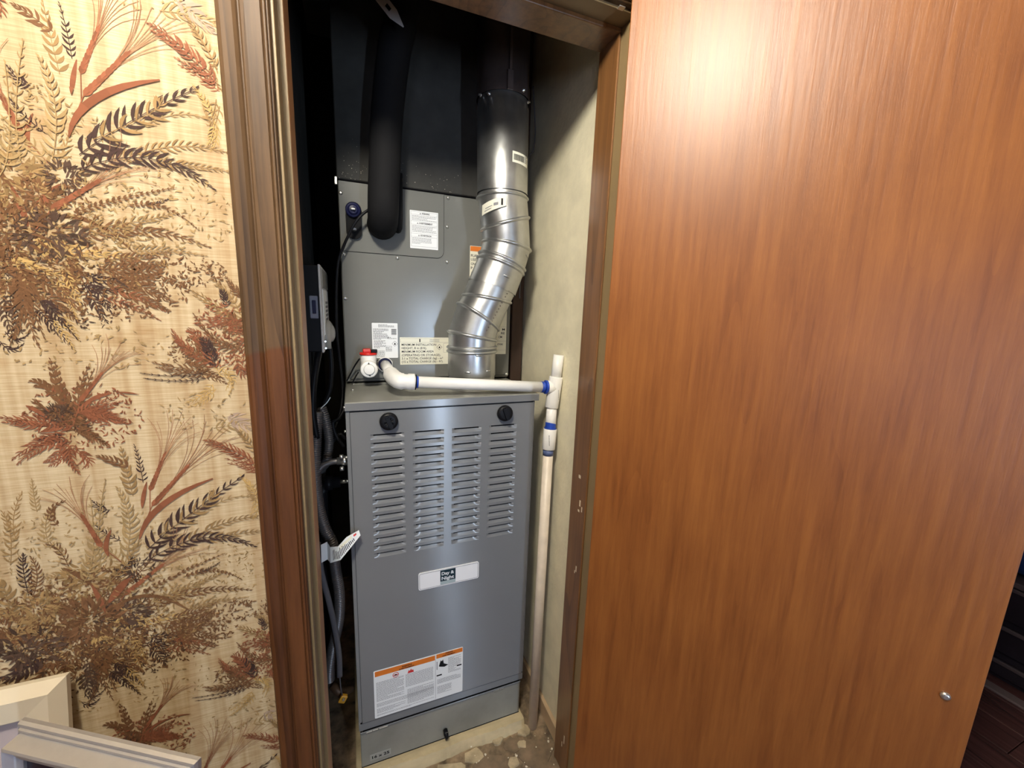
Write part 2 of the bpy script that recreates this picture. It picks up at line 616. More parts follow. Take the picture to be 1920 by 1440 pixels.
SH_ = [(0.375, 0.845, 0.022, 11, 'tile_piece', 'tile'), (0.10, 0.835, 0.030, 7, 'tile_piece', 'terra'), (0.30, 0.800, 0.055, 8, 'tile_piece', 'tile'), (0.43, 0.80, 0.045, 7, 'tile_piece', 'tile'),
       (0.19, 0.83, 0.035, 9, 'mortar_patch', 'tile2'), (0.27, 0.853, 0.022, 9, 'mortar_patch', 'tile2'), (0.42, 0.868, 0.018, 8, 'mortar_patch', 'tile2'), (0.45, 0.735, 0.045, 6, 'tile_piece', 'tile'),
       (0.33, 0.725, 0.05, 6, 'tile_piece', 'tile'), (0.24, 0.79, 0.02, 7, 'mortar_patch', 'tile2'), (0.36, 0.80, 0.015, 8, 'mortar_patch', 'tile2'), (0.40, 0.835, 0.012, 7, 'mortar_patch', 'tile2'), (0.34, 0.865, 0.012, 7, 'mortar_patch', 'tile2')]
for i, (cx, cy, r, n, nm, mt) in enumerate(SH_):
    shard(cx, cy, r, n, 0.002 + 0.00035 * i, nm, M[mt])
for i in range(38):
    x, y = rnd.uniform(0.25, 0.485), rnd.uniform(0.74, 0.91)
    r = rnd.choice((0.0012, 0.0015, 0.002, 0.0032))
    mb = MB()
    t = bmesh.new()
    bmesh.ops.create_icosphere(t, subdivisions=1, radius=r)
    for v in t.verts:
        v.co += Vector((rnd.uniform(-.3, .3), rnd.uniform(-.3, .3), rnd.uniform(-.3, .3))) * r
        v.co.z *= 0.7
    mb.merge(t, Matrix.Translation((x, y, CF + r * 0.5 + 0.004)))
    mb.build('grit', M['stone'], fc)

struct(MB().box((CR - 0.011, 0.79, CF), (CR, 1.70, CF + 0.050), 0.002).build('baseboard_right', M['base']))

# door casing: moulded profile
PROF = [(-0.1425, 0), (-0.1425, .008), (-.1405, .0115), (-.137, .0132), (-.131, .0138), (-.124, .0122), (-.1205, .0095), (-.1187, .0072), (-.1172, .0072), (-.1165, .0115),
        (-.1145, .0138), (-.110, .0146), (-.0930, .0146), (-.0918, .0128), (-.0905, .0150), (-.0895, .0158), (-.0878, .0158), (-.0868, .0145), (-.0862, .0112), (-.0848, .0112), (-.0838, .0098), (-.083, .007), (-.083, 0)]
mb = MB()
mb.prism_z([(x, WY - d) for x, d in PROF], 0.0, JH + 0.066)
struct(mb.build('trim_1', M['casing']))
mb = MB()
mb.prism_z([(JL + JR - x, WY - d) for x, d in PROF], 0.0, JH + 0.066)
struct(mb.build('trim_2', M['casing']))
mb = MB()
mb.prism_x([(WY - d, JH + (JL - x) + 0.0) for x, d in PROF], -0.083, JL + JR + 0.083)
struct(mb.build('trim_3', M['casing']))
# jambs and stops
j = struct(MB().box((JL - 0.02, WY - 0.0005, 0), (JL, WY + 0.101, JH), 0.0008, 1).build('trim_4', M['olive']))
mb = MB()
mb.box((JL, 0.7155, 0), (SL, 0.781, SH), 0.001)
ds0 = mb.build('door_stop', M['stop_edge'], j)
MB().box((JL, 0.7138, 0), (SL - 0.0006, 0.7156, SH)).build('stop_face', M['olive'], ds0)
j = struct(MB().box((JR, WY - 0.0005, 0), (JR + 0.02, WY + 0.101, JH), 0.0008, 1).build('trim_5', M['olive']))
mb = MB()
mb.box((SR, 0.7155, 0), (JR, 0.781, SH), 0.002)
st = mb.build('door_stop', M['stop'], j)
for (y, z, w, h) in ((.742, .845, .010, .006), (.735, .78, .006, .012), (.727, .77, .004, .010), (.738, .765, .008, .004), (.733, .615, .004, .012), (.739, .608, .003, .006), (.733, .12, .004, .02), (.743, .10, .003, .012)):
    MB().box((SR - 0.0005, y, z), (SR + 0.0003, y + w * .8, z + h * 1.2), 0).build('scratch', M['cream'], st)
j = struct(MB().box((JL - 0.02, WY - 0.0005, JH), (JR + 0.02, WY + 0.101, JH + 0.02), 0.0008, 1).build('trim_6', M['olive']))
MB().box((JL, 0.7155, SH), (JR, 0.781, JH), 0.002).build('door_stop', M['stop'], j)
MB().box((0.440, 0.672, JH - 0.0008), (0.452, 0.681, JH + 0.001), 0.0005).build('catch_plate', M['screw'], j)

# the open slab door, hinged on the right jamb and swung out into the room
DA = math.radians(131)
door = struct(MB().box((-0.590, 0.005, 0.012), (-0.003, 0.040, 1.742), 0.0015).build('door_1', M['door']))
door.location = (0.4735, 0.675, 0)
door.rotation_euler = (0, 0, DA)
door['label'] = 'open flush cherry veneer closet door'


def door_part(mb_, name, mat):
    o = mb_.build(name, mat)
    o.parent = door
    return o


SCX, SCZ = -0.554, 0.673
t = MB()
t.tube([(SCX, 0.0395, SCZ), (SCX, 0.0425, SCZ), (SCX, 0.0445, SCZ)], [0.0062, 0.006, 0.003], 14)
door_part(t, 'screw', M['screw'])
for z in (0.22, 0.9, 1.55):
    t = MB()
    t.cyl((0.0, 0.0, z), (0.0, 0.0, z + 0.085), 0.005, 12)
    door_part(t, 'hinge', M['screw'])

# ------------------------------------------------------------------ wallpaper print (flat ink on the cloth)
WP_MAIN=[('f',[(-34.8,136.9),(-34.4,142.5),(-32.9,149.3)],1.35,12,'L',0.28),('f',[(-32.0,137.4),(-31.0,143.2),(-31.7,148.0)],1.77,12,'L',0.28),('f',[(-36.8,134.9),(-35.4,139.1),(-34.7,146.8)],1.56,10,'L',0.28),('o',[(-30.2,146.7),(-30.5,150.4),(-30.7,153.7)],1.35,8,'T',0.28),('o',[(-30.2,151.0),(-31.8,152.1),(-33.2,152.9)],1.14,6,'B',0.28),('o',[(-28.9,148.6),(-29.0,151.3),(-29.3,154.0)],0.83,8,'D',0.22),('f',[(-32.9,145.0),(-33.8,145.4),(-34.5,146.5)],1.04,6,'D',0.28),('f',[(-32.3,140.2),(-33.9,141.8),(-34.8,143.3)],0.73,7,'D',0.28),('f',[(-20.1,155.7),(-16.9,156.0),(-13.6,155.7)],1.56,8,'L',0.28),('f',[(-18.3,157.3),(-16.8,156.3),(-14.8,154.8)],1.87,8,'V',0.28),('f',[(-14.8,151.8),(-15.2,149.9),(-14.5,148.3)],0.94,6,'T',0.28),('f',[(-24.4,141.5),(-19.6,144.5),(-15.7,144.3)],0.94,9,'L',0.28),('f',[(-25.5,138.3),(-19.9,140.8),(-14.1,140.9)],1.35,14,'T',0.28),('f',[(-22.3,138.5),(-18.5,138.7),(-14.3,138.6)],1.25,10,'T',0.28),('f',[(-29.5,138.3),(-23.9,143.1),(-17.3,147.8)],2.39,13,'D',0.28),('f',[(-29.7,136.6),(-22.8,138.9),(-16.5,136.3)],1.98,15,'D',0.28),('f',[(-28.0,140.2),(-22.3,144.0),(-21.1,145.7)],2.08,6,'T',0.28),('b',[(-30.2,140.1),(-27.2,144.8),(-20.8,148.1)],0.75,0,'R',0),('b',[(-29.4,144.8),(-29.1,146.4),(-28.5,148.6)],0.45,0,'R',0),('b',[(-33.8,138.2),(-33.9,139.9),(-33.1,142.1)],0.5,0,'R',0),('b',[(-35.2,129.6),(-35.5,131.6),(-36.1,134.3)],0.6,0,'R',0),('b',[(-34.6,131.0),(-33.3,132.8),(-31.7,134.7)],0.9,0,'R',0),('b',[(-34.9,129.2),(-30.4,131.1),(-25.6,127.4)],0.5,0,'B',0),('w',[(-28.3,147.2),(-26.3,151.9)],0.62,7,'R',0),('w',[(-28.3,144.9),(-24.1,149.8)],0.68,7,'R',0),('w',[(-32.8,131.8),(-28.5,135.2)],0.72,8,'R',0),('w',[(-34.4,139.8),(-35.7,144.2)],0.75,7,'R',0),('m',[(-31.2,135.4)],1.6,0,'K',0),('m',[(-33.7,133.3)],1.5,0,'B',0),('m',[(-33.3,128.9)],2.2,0,'K',0),('m',[(-36.8,129.1)],2.6,0,'B',0),('m',[(-36.2,135.0)],2.4,0,'T',0),('f',[(-35.1,127.8),(-31.8,127.1),(-26.2,126.9)],1.77,11,'G',0.42),('f',[(-36.7,126.1),(-35.5,125.0),(-32.2,123.9)],1.35,8,'G',0.4),('f',[(-30.7,128.8),(-24.3,130.2),(-17.6,128.8)],1.56,15,'B',0.28),('f',[(-30.0,129.8),(-24.7,131.3),(-20.7,132.7)],1.25,11,'T',0.28),('f',[(-25.6,127.6),(-22.3,127.9),(-18.0,127.6)],1.04,10,'T',0.28),('o',[(-30.8,131.6),(-25.5,134.0),(-20.4,135.8)],0.62,16,'B',0.4),('o',[(-25.6,133.1),(-21.8,133.2),(-18.5,130.9)],0.62,12,'B',0.4),('f',[(-23.9,133.3),(-22.3,133.8),(-21.1,134.5)],0.52,8,'D',0.28),('f',[(-34.3,134.1),(-31.5,137.4),(-30.2,140.5)],1.35,9,'T',0.28),('f',[(-32.4,136.1),(-33.6,138.8),(-35.3,139.6)],1.25,9,'L',0.28),('f',[(-32.0,133.8),(-29.8,135.9),(-28.6,137.9)],0.94,7,'B',0.28),('f',[(-30.9,123.0),(-30.1,120.8),(-29.3,118.6)],1.25,9,'D',0.28),('f',[(-31.3,123.3),(-28.9,122.5),(-26.1,123.3)],1.04,9,'D',0.28),('f',[(-28.7,124.1),(-25.7,121.9),(-22.8,120.2)],1.56,12,'B',0.28),('f',[(-29.0,121.5),(-26.4,120.6),(-23.8,118.9)],0.94,9,'R',0.28),('f',[(-29.1,125.1),(-25.8,125.6),(-22.7,126.5)],1.25,10,'B',0.28),('f',[(-27.7,123.5),(-24.9,124.0),(-23.1,125.1)],1.35,9,'B',0.28),('f',[(-33.3,123.6),(-32.6,121.3),(-32.1,118.7)],0.94,8,'G',0.28),('f',[(-35.8,122.5),(-33.7,120.6),(-32.1,118.6)],1.25,10,'B',0.28),('f',[(-36.3,122.4),(-36.7,119.9),(-36.1,115.4)],1.35,10,'B',0.28),('f',[(-37.1,123.6),(-37.0,120.5),(-38.7,115.4)],1.56,10,'B',0.28),('f',[(-35.7,119.9),(-34.5,118.0),(-32.9,115.0)],1.14,10,'D',0.28),('f',[(-38.4,121.1),(-38.5,118.6),(-38.1,116.0)],1.25,8,'K',0.28),('f',[(-34.4,118.7),(-33.4,116.7),(-32.9,115.0)],0.94,6,'G',0.28),('f',[(-39.5,116.0),(-38.7,115.0),(-37.5,115.7)],0.73,6,'D',0.28),('f',[(-38.3,124.8),(-37.2,123.0),(-35.5,121.2)],1.35,9,'K',0.28),('o',[(-32.6,125.2),(-32.1,123.3),(-32.9,122.3)],1.04,6,'B',0.5)]
WP_SMALL=[('o',[(-34.0,105.6),(-35.0,109.9),(-35.3,113.7)],1.14,8,'B',0.5),('o',[(-33.7,106.3),(-33.0,109.8),(-31.7,112.9)],1.04,7,'B',0.45),('o',[(-34.6,107.1),(-36.0,110.3),(-37.5,111.0)],0.94,7,'B',0.5),('w',[(-33.1,108.3),(-30.8,111.5)],0.55,7,'R',0),('b',[(-33.2,107.4),(-31.5,108.7),(-29.9,109.1)],0.45,0,'R',0),('b',[(-36.5,106.3),(-37.4,107.3),(-38.3,108.0)],0.45,0,'R',0),('b',[(-29.2,109.3),(-28.2,109.2),(-27.0,108.9)],0.2,0,'R',0),('f',[(-33.3,107.0),(-31.2,106.5),(-29.0,105.6)],1.35,12,'R',0.28),('f',[(-33.6,106.7),(-31.7,107.6),(-29.4,108.6)],1.14,9,'R',0.28),('f',[(-34.5,105.7),(-37.6,105.9),(-40.8,106.6)],1.46,13,'R',0.28),('f',[(-35.0,106.0),(-36.8,107.6),(-37.5,108.6)],1.04,8,'B',0.28),('f',[(-35.3,103.9),(-37.9,103.1),(-40.4,101.2)],1.25,11,'R',0.28),('f',[(-34.1,104.9),(-32.9,104.1),(-31.4,102.5)],1.14,9,'B',0.28),('f',[(-35.4,102.8),(-35.4,101.0),(-34.8,99.1)],1.04,8,'R',0.28),('f',[(-34.6,103.1),(-36.1,101.4),(-37.5,100.5)],1.14,8,'R',0.28),('f',[(-35.5,103.9),(-36.6,103.7),(-37.9,103.4)],0.62,7,'D',0.28),('f',[(-34.5,102.0),(-33.6,100.8),(-34.3,99.8)],0.94,6,'R',0.28),('m',[(-34.4,106.5)],1.3,0,'B',0),('m',[(-35.4,106.8)],1.0,0,'K',0),('m',[(-33.6,104.9)],0.9,0,'B',0)]
WP_RIGHT=[('f',[(-15.3,119.1),(-17.6,121.2),(-19.9,122.9)],1.14,9,'T',0.28),('f',[(-14.6,119.8),(-15.7,122.7),(-17.4,124.4)],1.04,8,'T',0.28),('f',[(-14.4,118.3),(-16.6,119.0),(-19.7,119.0)],1.14,9,'R',0.28),('f',[(-13.8,122.1),(-15.0,123.5),(-15.8,124.9)],0.94,7,'B',0.28),('f',[(-16.4,121.6),(-16.4,122.7),(-16.5,123.1)],0.83,6,'D',0.28),('f',[(-14.2,121.3),(-14.0,117.6),(-14.8,113.0)],1.35,10,'R',0.28),('f',[(-14.2,116.1),(-17.4,116.1),(-19.9,119.7)],1.14,10,'B',0.28),('f',[(-18.3,113.1),(-21.2,115.3),(-22.5,117.5)],1.25,9,'R',0.28),('f',[(-18.7,112.3),(-22.1,112.4),(-24.9,113.2)],1.14,10,'B',0.28),('f',[(-18.3,113.1),(-18.8,115.3),(-19.3,116.4)],1.35,7,'D',0.28),('f',[(-19.7,111.6),(-22.8,111.3),(-26.5,111.8)],0.62,9,'D',0.28),('f',[(-18.4,112.3),(-16.5,111.5),(-17.1,109.2)],0.94,7,'G',0.28),('f',[(-15.7,114.5),(-15.2,112.2),(-14.0,112.2)],1.14,7,'R',0.28),('f',[(-18.6,110.0),(-20.0,108.5),(-21.9,107.5)],0.94,7,'G',0.28),('f',[(-19.1,114.6),(-19.9,116.8),(-20.7,117.5)],1.35,8,'R',0.28),('f',[(-20.3,112.3),(-18.5,111.5),(-17.3,110.7)],0.83,6,'B',0.28),('b',[(-16.2,116.1),(-15.8,119.1),(-15.2,120.9)],0.3,0,'R',0),('m',[(-15.4,118.3)],1.2,0,'B',0),('m',[(-20.0,114.0)],1.1,0,'B',0),('f',[(-14.2,97.5),(-17.4,100.3),(-20.2,101.8)],1.35,10,'R',0.28),('f',[(-14.0,99.2),(-15.3,101.8),(-16.5,103.5)],1.04,7,'T',0.28),('f',[(-14.0,96.6),(-15.6,97.6),(-17.9,98.7)],1.04,7,'R',0.28),('f',[(-14.1,94.9),(-15.0,92.4),(-15.6,93.8)],0.94,6,'T',0.28),('f',[(-14.9,93.2),(-15.5,94.6),(-16.4,96.0)],0.83,6,'G',0.28),('f',[(-14.5,92.3),(-14.9,90.6),(-15.5,89.4)],0.83,6,'G',0.28)]
WP_LEFT=[('f',[(-41.7,90.3),(-41.5,93.3),(-40.3,96.5)],1.14,9,'T',0.28),('f',[(-39.2,93.7),(-39.2,95.9),(-39.1,98.1)],0.94,8,'L',0.28),('f',[(-42.7,86.7),(-42.1,91.2),(-42.4,94.2)],1.25,9,'T',0.28),('f',[(-38.6,88.2),(-38.7,91.3),(-37.9,93.8)],1.14,8,'L',0.28),('o',[(-37.4,91.4),(-37.9,93.5),(-36.4,94.8)],0.83,7,'B',0.4),('f',[(-41.6,82.0),(-41.6,85.6),(-41.3,87.9)],1.35,9,'D',0.28),('f',[(-41.3,81.6),(-40.4,84.6),(-40.6,87.4)],1.25,9,'B',0.28),('f',[(-43.7,79.8),(-43.7,83.0),(-44.0,84.6)],1.56,7,'T',0.4),('f',[(-41.4,77.5),(-43.2,79.6),(-45.6,80.3)],1.77,9,'T',0.38),('f',[(-42.2,75.2),(-44.1,76.6),(-46.1,76.8)],1.66,8,'B',0.36),('f',[(-41.3,74.1),(-43.5,73.5),(-45.9,74.7)],1.77,9,'K',0.28),('f',[(-42.0,72.6),(-43.9,70.7),(-46.3,70.2)],1.87,9,'D',0.36),('f',[(-40.4,72.1),(-41.9,69.5),(-44.2,68.2)],1.46,9,'B',0.28),('f',[(-38.9,70.7),(-39.8,68.4),(-40.7,66.0)],1.46,8,'B',0.28),('f',[(-44.2,75.8),(-42.5,77.0),(-40.5,75.6)],1.35,8,'T',0.28),('f',[(-37.1,85.4),(-37.8,88.0),(-38.8,89.0)],1.04,8,'B',0.28),('f',[(-36.8,82.9),(-38.3,84.1),(-39.7,84.0)],0.94,8,'T',0.28),('f',[(-39.6,78.7),(-39.8,81.2),(-39.3,83.1)],1.14,8,'T',0.28),('f',[(-36.9,73.6),(-38.3,75.7),(-40.0,75.8)],1.25,8,'B',0.28),('f',[(-36.9,77.9),(-38.3,80.0),(-39.4,79.9)],1.04,7,'B',0.28),('b',[(-35.0,81.7),(-36.2,83.6),(-37.7,85.2)],0.6,0,'B',0),('m',[(-39.2,77.3)],2.2,0,'B',0),('m',[(-41.0,79.9)],1.8,0,'T',0),('m',[(-42.4,74.0)],2.6,0,'K',0),('m',[(-38.7,72.4)],2.4,0,'B',0),('m',[(-44.0,77.4)],2.0,0,'B',0)]

INK = {'D': (0.060, 0.034, 0.028), 'K': (0.085, 0.05, 0.034), 'B': (0.17, 0.082, 0.038), 'R': (0.25, 0.09, 0.045), 'T': (0.31, 0.19, 0.08), 'L': (0.37, 0.245, 0.11), 'G': (0.50, 0.32, 0.12), 'V': (0.42, 0.30, 0.22)}
wv, wf, wc = [], [], []
_lay = [0]
wr = random.Random(11)


def ink_poly(pts, col):
    d = WY - 0.00025 - 0.000003 * (_lay[0] % 420)
    i0 = len(wv)
    for x, z in pts:
        wv.append((x, d, z))
    wf.append(tuple(range(i0, i0 + len(pts))))
    wc.append(col)
    _lay[0] += 1


def jit(c, s=0.16):
    k_ = 1 + wr.uniform(-s, s)
    return tuple(min(1, x * k_) for x in c)


def bez(p, t):
    if len(p) == 2:
        return (p[0][0] + (p[1][0] - p[0][0]) * t, p[0][1] + (p[1][1] - p[0][1]) * t)
    a, b, c = p
    b = (2 * b[0] - (a[0] + c[0]) / 2, 2 * b[1] - (a[1] + c[1]) / 2)
    return tuple((1 - t) ** 2 * a[i] + 2 * t * (1 - t) * b[i] + t * t * c[i] for i in (0, 1))


def leaf(x, z, ang, ln, wd, col, bend=0.25, n=4, split=True):
    L_, R_ = [], []
    for i in range(n + 1):
        t_ = i / n
        w = wd * math.sin(math.pi * min(1, t_ * 0.92 + 0.06)) ** 0.9 * (1 - 0.35 * t_)
        a = ang + bend * t_
        cx, cz = x + ln * t_ * math.cos(a), z + ln * t_ * math.sin(a)
        L_.append((cx - w * math.sin(a), cz + w * math.cos(a)))
        R_.append((cx + w * math.sin(a), cz - w * math.cos(a)))
    ink_poly(L_ + R_[::-1], col)


def stroke(pts, w, col):
    for i in range(len(pts) - 1):
        (x0, z0), (x1, z1) = pts[i], pts[i + 1]
        l = math.hypot(x1 - x0, z1 - z0) or 1e-6
        nx, nz_ = -(z1 - z0) / l * w, (x1 - x0) / l * w
        ink_poly([(x0 + nx, z0 + nz_), (x0 - nx, z0 - nz_), (x1 - nx * .8, z1 - nz_ * .8), (x1 + nx * .8, z1 + nz_ * .8)], col)


def frond(P, ll, n, col, w, oval):
    c0 = INK[col]
    if len(P) > 1:
        stroke([bez(P, i / 8) for i in range(9)], 0.0005 if not oval else 0.0004, jit(c0))
    n = int(n * 1.1) + 1
    for i in range(n):
        t_ = (i + 0.4) / n
        x, z = bez(P, t_)
        x2, z2 = bez(P, min(1, t_ + 0.03))
        x1, z1 = bez(P, max(0, t_ - 0.03))
        a = math.atan2(z2 - z1, x2 - x1)
        env = (0.7 + 0.3 * min(1, t_ * 4)) * (1 - t_) ** 0.6 + 0.2
        for s in (-1, 1):
            if wr.random() < 0.05:
                continue
            l = ll * env * wr.uniform(0.85, 1.12)
            sp = 1.12 - 0.35 * t_
            leaf(x, z, a + s * (sp + wr.uniform(-.12, .12)), l, l * w * (0.40 if not oval else 0.62) * wr.uniform(.8, 1.15), jit(c0), bend=-s * wr.uniform(0.2, 0.6))
    x, z = bez(P, 1)
    leaf(x, z, a, ll * 0.3, ll * 0.07, jit(c0))


def wheat(P, wd, n, col):
    (x0, z0), (x1, z1) = P
    a = math.atan2(z1 - z0, x1 - x0)
    ln = math.hypot(x1 - x0, z1 - z0)
    c = INK[col]
    for k_ in range(13):
        s = (k_ - 6) / 6
        st_ = wr.uniform(0.4, 0.9)
        bx, bz = x0 + (x1 - x0) * st_, z0 + (z1 - z0) * st_
        pts = []
        for i in range(7):
            u = i / 6
            r = ln * (0.2 + 1.35 * u)
            aa = a + s * (0.16 + 0.28 * u * u)
            pts.append((bx + r * math.cos(aa), bz + r * math.sin(aa)))
        stroke(pts, 0.00028, jit((0.34, 0.17, 0.09)))
    stroke([(x0 - 0.035 * math.cos(a + .3), z0 - 0.035 * math.sin(a + .3)), (x0, z0)], 0.0006, jit(c))
    for i in range(n + 3):
        t_ = i / (n + 2)
        x, z = x0 + (x1 - x0) * t_, z0 + (z1 - z0) * t_
        for s in (-1, 0, 1):
            leaf(x, z, a + s * 0.42, ln * 0.27 * (1 - .3 * t_), wd * (0.42 if s else 0.36) * (1 - .45 * t_), jit(c, 0.28), bend=-s * 0.5)


def blob(c, r, col):
    """a dense clump of overlapping leaves"""
    for k_ in range(110):
        a = wr.uniform(0, 6.28)
        d = r * wr.random() ** .6
        l = r * wr.uniform(.25, .7)
        leaf(c[0] + d * math.cos(a) * 1.25, c[1] + d * math.sin(a), a + wr.uniform(-.9, .9), l, l * wr.uniform(.10, .2), jit(INK[col], 0.35), bend=wr.uniform(-.5, .5))


def fleck(cx, cz, rx, rz, n, col):
    """loose stippled foliage"""
    for i in range(n):
        a = wr.uniform(0, 6.28)
        d = math.sqrt(wr.random())
        leaf(cx + rx * d * math.cos(a), cz + rz * d * math.sin(a), wr.uniform(0, 6.28), wr.uniform(.002, .008), wr.uniform(.0005, .0016), jit(INK[col], .25), n=3)


def motif(E_, dx, dz):
    for kind, P, a, n, col, w in E_:
        P = [(p[0] / 100 + dx, p[1] / 100 + dz) for p in P]
        a = a / 100
        if kind in 'fo':
            frond(P, a, n, col, w, kind == 'o')
        elif kind == 'b':
            pts = [bez(P, i / 8) for i in range(9)]
            L_, R_ = [], []
            for i in range(9):
                p0, p1 = pts[max(0, i - 1)], pts[min(8, i + 1)]
                l = math.hypot(p1[0] - p0[0], p1[1] - p0[1])
                wd = a * 0.55 * math.sin(math.pi * (0.04 + 0.92 * i / 8)) ** .8
                L_.append((pts[i][0] - (p1[1] - p0[1]) / l * wd, pts[i][1] + (p1[0] - p0[0]) / l * wd))
                R_.append((pts[i][0] + (p1[1] - p0[1]) / l * wd, pts[i][1] - (p1[0] - p0[0]) / l * wd))
            for i in range(8):
                ink_poly([L_[i], R_[i], R_[i + 1], L_[i + 1]], jit(INK[col], .12))
        elif kind == 'w':
            wheat(P, a, n, col)
        elif kind == 'm':
            blob(P[0], a, col)


REP = 0.522
for r_ in (1, 0, -1, -2):
    dz = r_ * REP
    dx = -0.010 * r_
    fleck(-.36 + dx, 1.34 + dz, .13, .12, 800, 'L')
    fleck(-.22 + dx, 1.33 + dz, .08, .05, 260, 'L')
    fleck(-.34 + dx, 1.27 + dz, .12, .06, 700, 'T')
    fleck(-.37 + dx, 1.30 + dz, .09, .07, 700, 'B')
    fleck(-.42 + dx, 1.27 + dz, .09, .08, 600, 'B')
    fleck(-.31 + dx, 1.225 + dz, .11, .04, 550, 'B')
    fleck(-.36 + dx, 1.22 + dz, .10, .05, 300, 'K')
    fleck(-.33 + dx, 1.06 + dz, .06, .045, 300, 'R')
    fleck(-.34 + dx, 1.065 + dz, .03, .02, 120, 'K')
    fleck(-.170 + dx, 1.17 + dz, .03, .05, 230, 'R')
    fleck(-.205 + dx, 1.145 + dz, .03, .02, 130, 'B')
    fleck(-.31 + dx, 1.15 + dz, .10, .03, 90, 'L')
    fleck(-.20 + dx, 1.06 + dz, .05, .03, 60, 'L')
    fleck(-.21 + dx, 1.255 + dz, .06, .02, 180, 'B')
    motif(WP_LEFT, dx - .010, dz + REP)
    for E_ in (WP_MAIN, WP_SMALL, WP_RIGHT):
        motif(E_, dx, dz)
    motif([e for e in WP_MAIN if e[0] in 'fo' and e[1][0][1] < 126], dx + .006, dz + .012)
    motif([e for e in WP_SMALL if e[0] in 'fo'], dx + .004, dz - .006)
    motif([e for e in WP_RIGHT if e[0] in 'fo'], dx + .003, dz - .007)
    # the print repeats sideways beyond the frame's left edge
    if r_ in (0, -1):
        motif(WP_MAIN, -0.50 + dx, dz)
        motif(WP_SMALL, -0.50 + dx, dz)
keep = [(f, c) for f, c in zip(wf, wc) if max(wv[i][0] for i in f) < -0.1405 and min(wv[i][0] for i in f) > -1.85 and max(wv[i][2] for i in f) < CEIL - .01 and min(wv[i][2] for i in f) > 0.02]
me = bpy.data.meshes.new('wallpaper_print')
nv, nf, nc = [], [], []
for f, c in keep:
    i0 = len(nv)
    nv += [wv[i] for i in f]
    nf.append(tuple(range(i0, i0 + len(f))))
    nc.append(c)
me.from_pydata(nv, [], nf)
ca = me.color_attributes.new('Col', 'FLOAT_COLOR', 'POINT')
buf = []
for f, c in zip(nf, nc):
    buf += [c[0], c[1], c[2], 1.0] * len(f)
ca.data.foreach_set('color', buf)
me.materials.append(M['print'])
wp = bpy.data.objects.new('wallpaper_print', me)
COL.objects.link(wp)
wp.parent = wall_front
wp['kind'] = 'stuff'

# ceiling lamp of the room, above the camera
lx, ly, lz = LAMP_POS
lamp = thing('ceiling_lamp', (lx, ly, CEIL), 'round opal glass globe lamp on the ceiling', 'lamp')
MB().tube([(lx, ly, CEIL), (lx, ly, CEIL - 0.018), (lx, ly, CEIL - 0.02), (lx, ly, lz + .078)], [0.07, 0.07, 0.045, 0.045], 28).build('lamp_base', M['white'], lamp)
mb = MB()
n = 14
mb.tube([(lx, ly, lz + 0.078 * math.cos(math.pi * (i + .4) / (n + .8))) for i in range(n + 1)], [0.078 * math.sin(math.pi * (i + .4) / (n + .8)) for i in range(n + 1)], 28)
M['lamp_glass'].node_tree.nodes['Principled BSDF'].inputs['Emission Strength'].default_value = LAMP_W
mb.build('lamp_shade', M['lamp_glass'], lamp, smooth=True)

# ================================================================== lettering
def text_mesh(s, size, bold=0.0):
    cu = bpy.data.curves.new('t', 'FONT')
    cu.body = s
    cu.size = size
    cu.offset = bold
    cu.resolution_u = 2
    ob = bpy.data.objects.new('t', cu)
    COL.objects.link(ob)
    dg = bpy.context.evaluated_depsgraph_get()
    me_ = bpy.data.meshes.new_from_object(ob.evaluated_get(dg))
    bpy.data.objects.remove(ob)
    bpy.data.curves.remove(cu)
    return me_


def letters(name, s, x0, z0, x1, h, y, mat, parent, bold=0.0):
    """flat lettering facing -Y, fitted between x0 and x1, cap height h, baseline z0"""
    me_ = text_mesh(s, 1.0, bold)
    xs = [v.co.x for v in me_.vertices]
    ys = [v.co.y for v in me_.vertices]
    a, b = min(xs), max(xs)
    kx = (x1 - x0) / (b - a) if x1 else h / 0.72
    for v in me_.vertices:
        v.co = Vector((x0 + (v.co.x - a) * kx, y, z0 + v.co.y * h / 0.72))
    me_.materials.clear()
    me_.materials.append(mat)
    me_.name = name
    o = bpy.data.objects.new(name, me_)
    COL.objects.link(o)
    link(o, parent)
    return o


lr = random.Random(5)


def fine_print(mb_, x0, x1, z0, z1, y, pitch=0.0022, fill=0.85, word=(0.002, 0.006)):
    """rows of tiny illegible words as flat dashes"""
    z = z1
    while z - pitch > z0:
        x = x0
        end = x0 + (x1 - x0) * (1 if lr.random() < 0.75 else lr.uniform(.4, .9))
        while x < end - 0.001:
            w = min(lr.uniform(*word), end - x)
            h = pitch * 0.36
            mb_.poly([(x, y, z - pitch), (x + w, y, z - pitch), (x + w, y, z - pitch + h), (x, y, z - pitch + h)])
            x += w + 0.0009
        z -= pitch


def rect(mb_, x0, x1, z0, z1, y):
    mb_.poly([(x0, y, z0), (x1, y, z0), (x1, y, z1), (x0, y, z1)])


def outline(mb_, x0, x1, z0, z1, y, w=0.0005):
    rect(mb_, x0, x1, z0, z0 + w, y)
    rect(mb_, x0, x1, z1 - w, z1, y)
    rect(mb_, x0, x0 + w, z0, z1, y)
    rect(mb_, x1 - w, x1, z0, z1, y)


def rrect(x0, x1, z0, z1, r, n=4):
    pts = []
    for cx, cz, a0 in ((x1 - r, z1 - r, 0), (x0 + r, z1 - r, 90), (x0 + r, z0 + r, 180), (x1 - r, z0 + r, 270)):
        for i in range(n + 1):
            a = math.radians(a0 + 90 * i / n)
            pts.append((cx + r * math.cos(a), cz + r * math.sin(a)))
    return pts


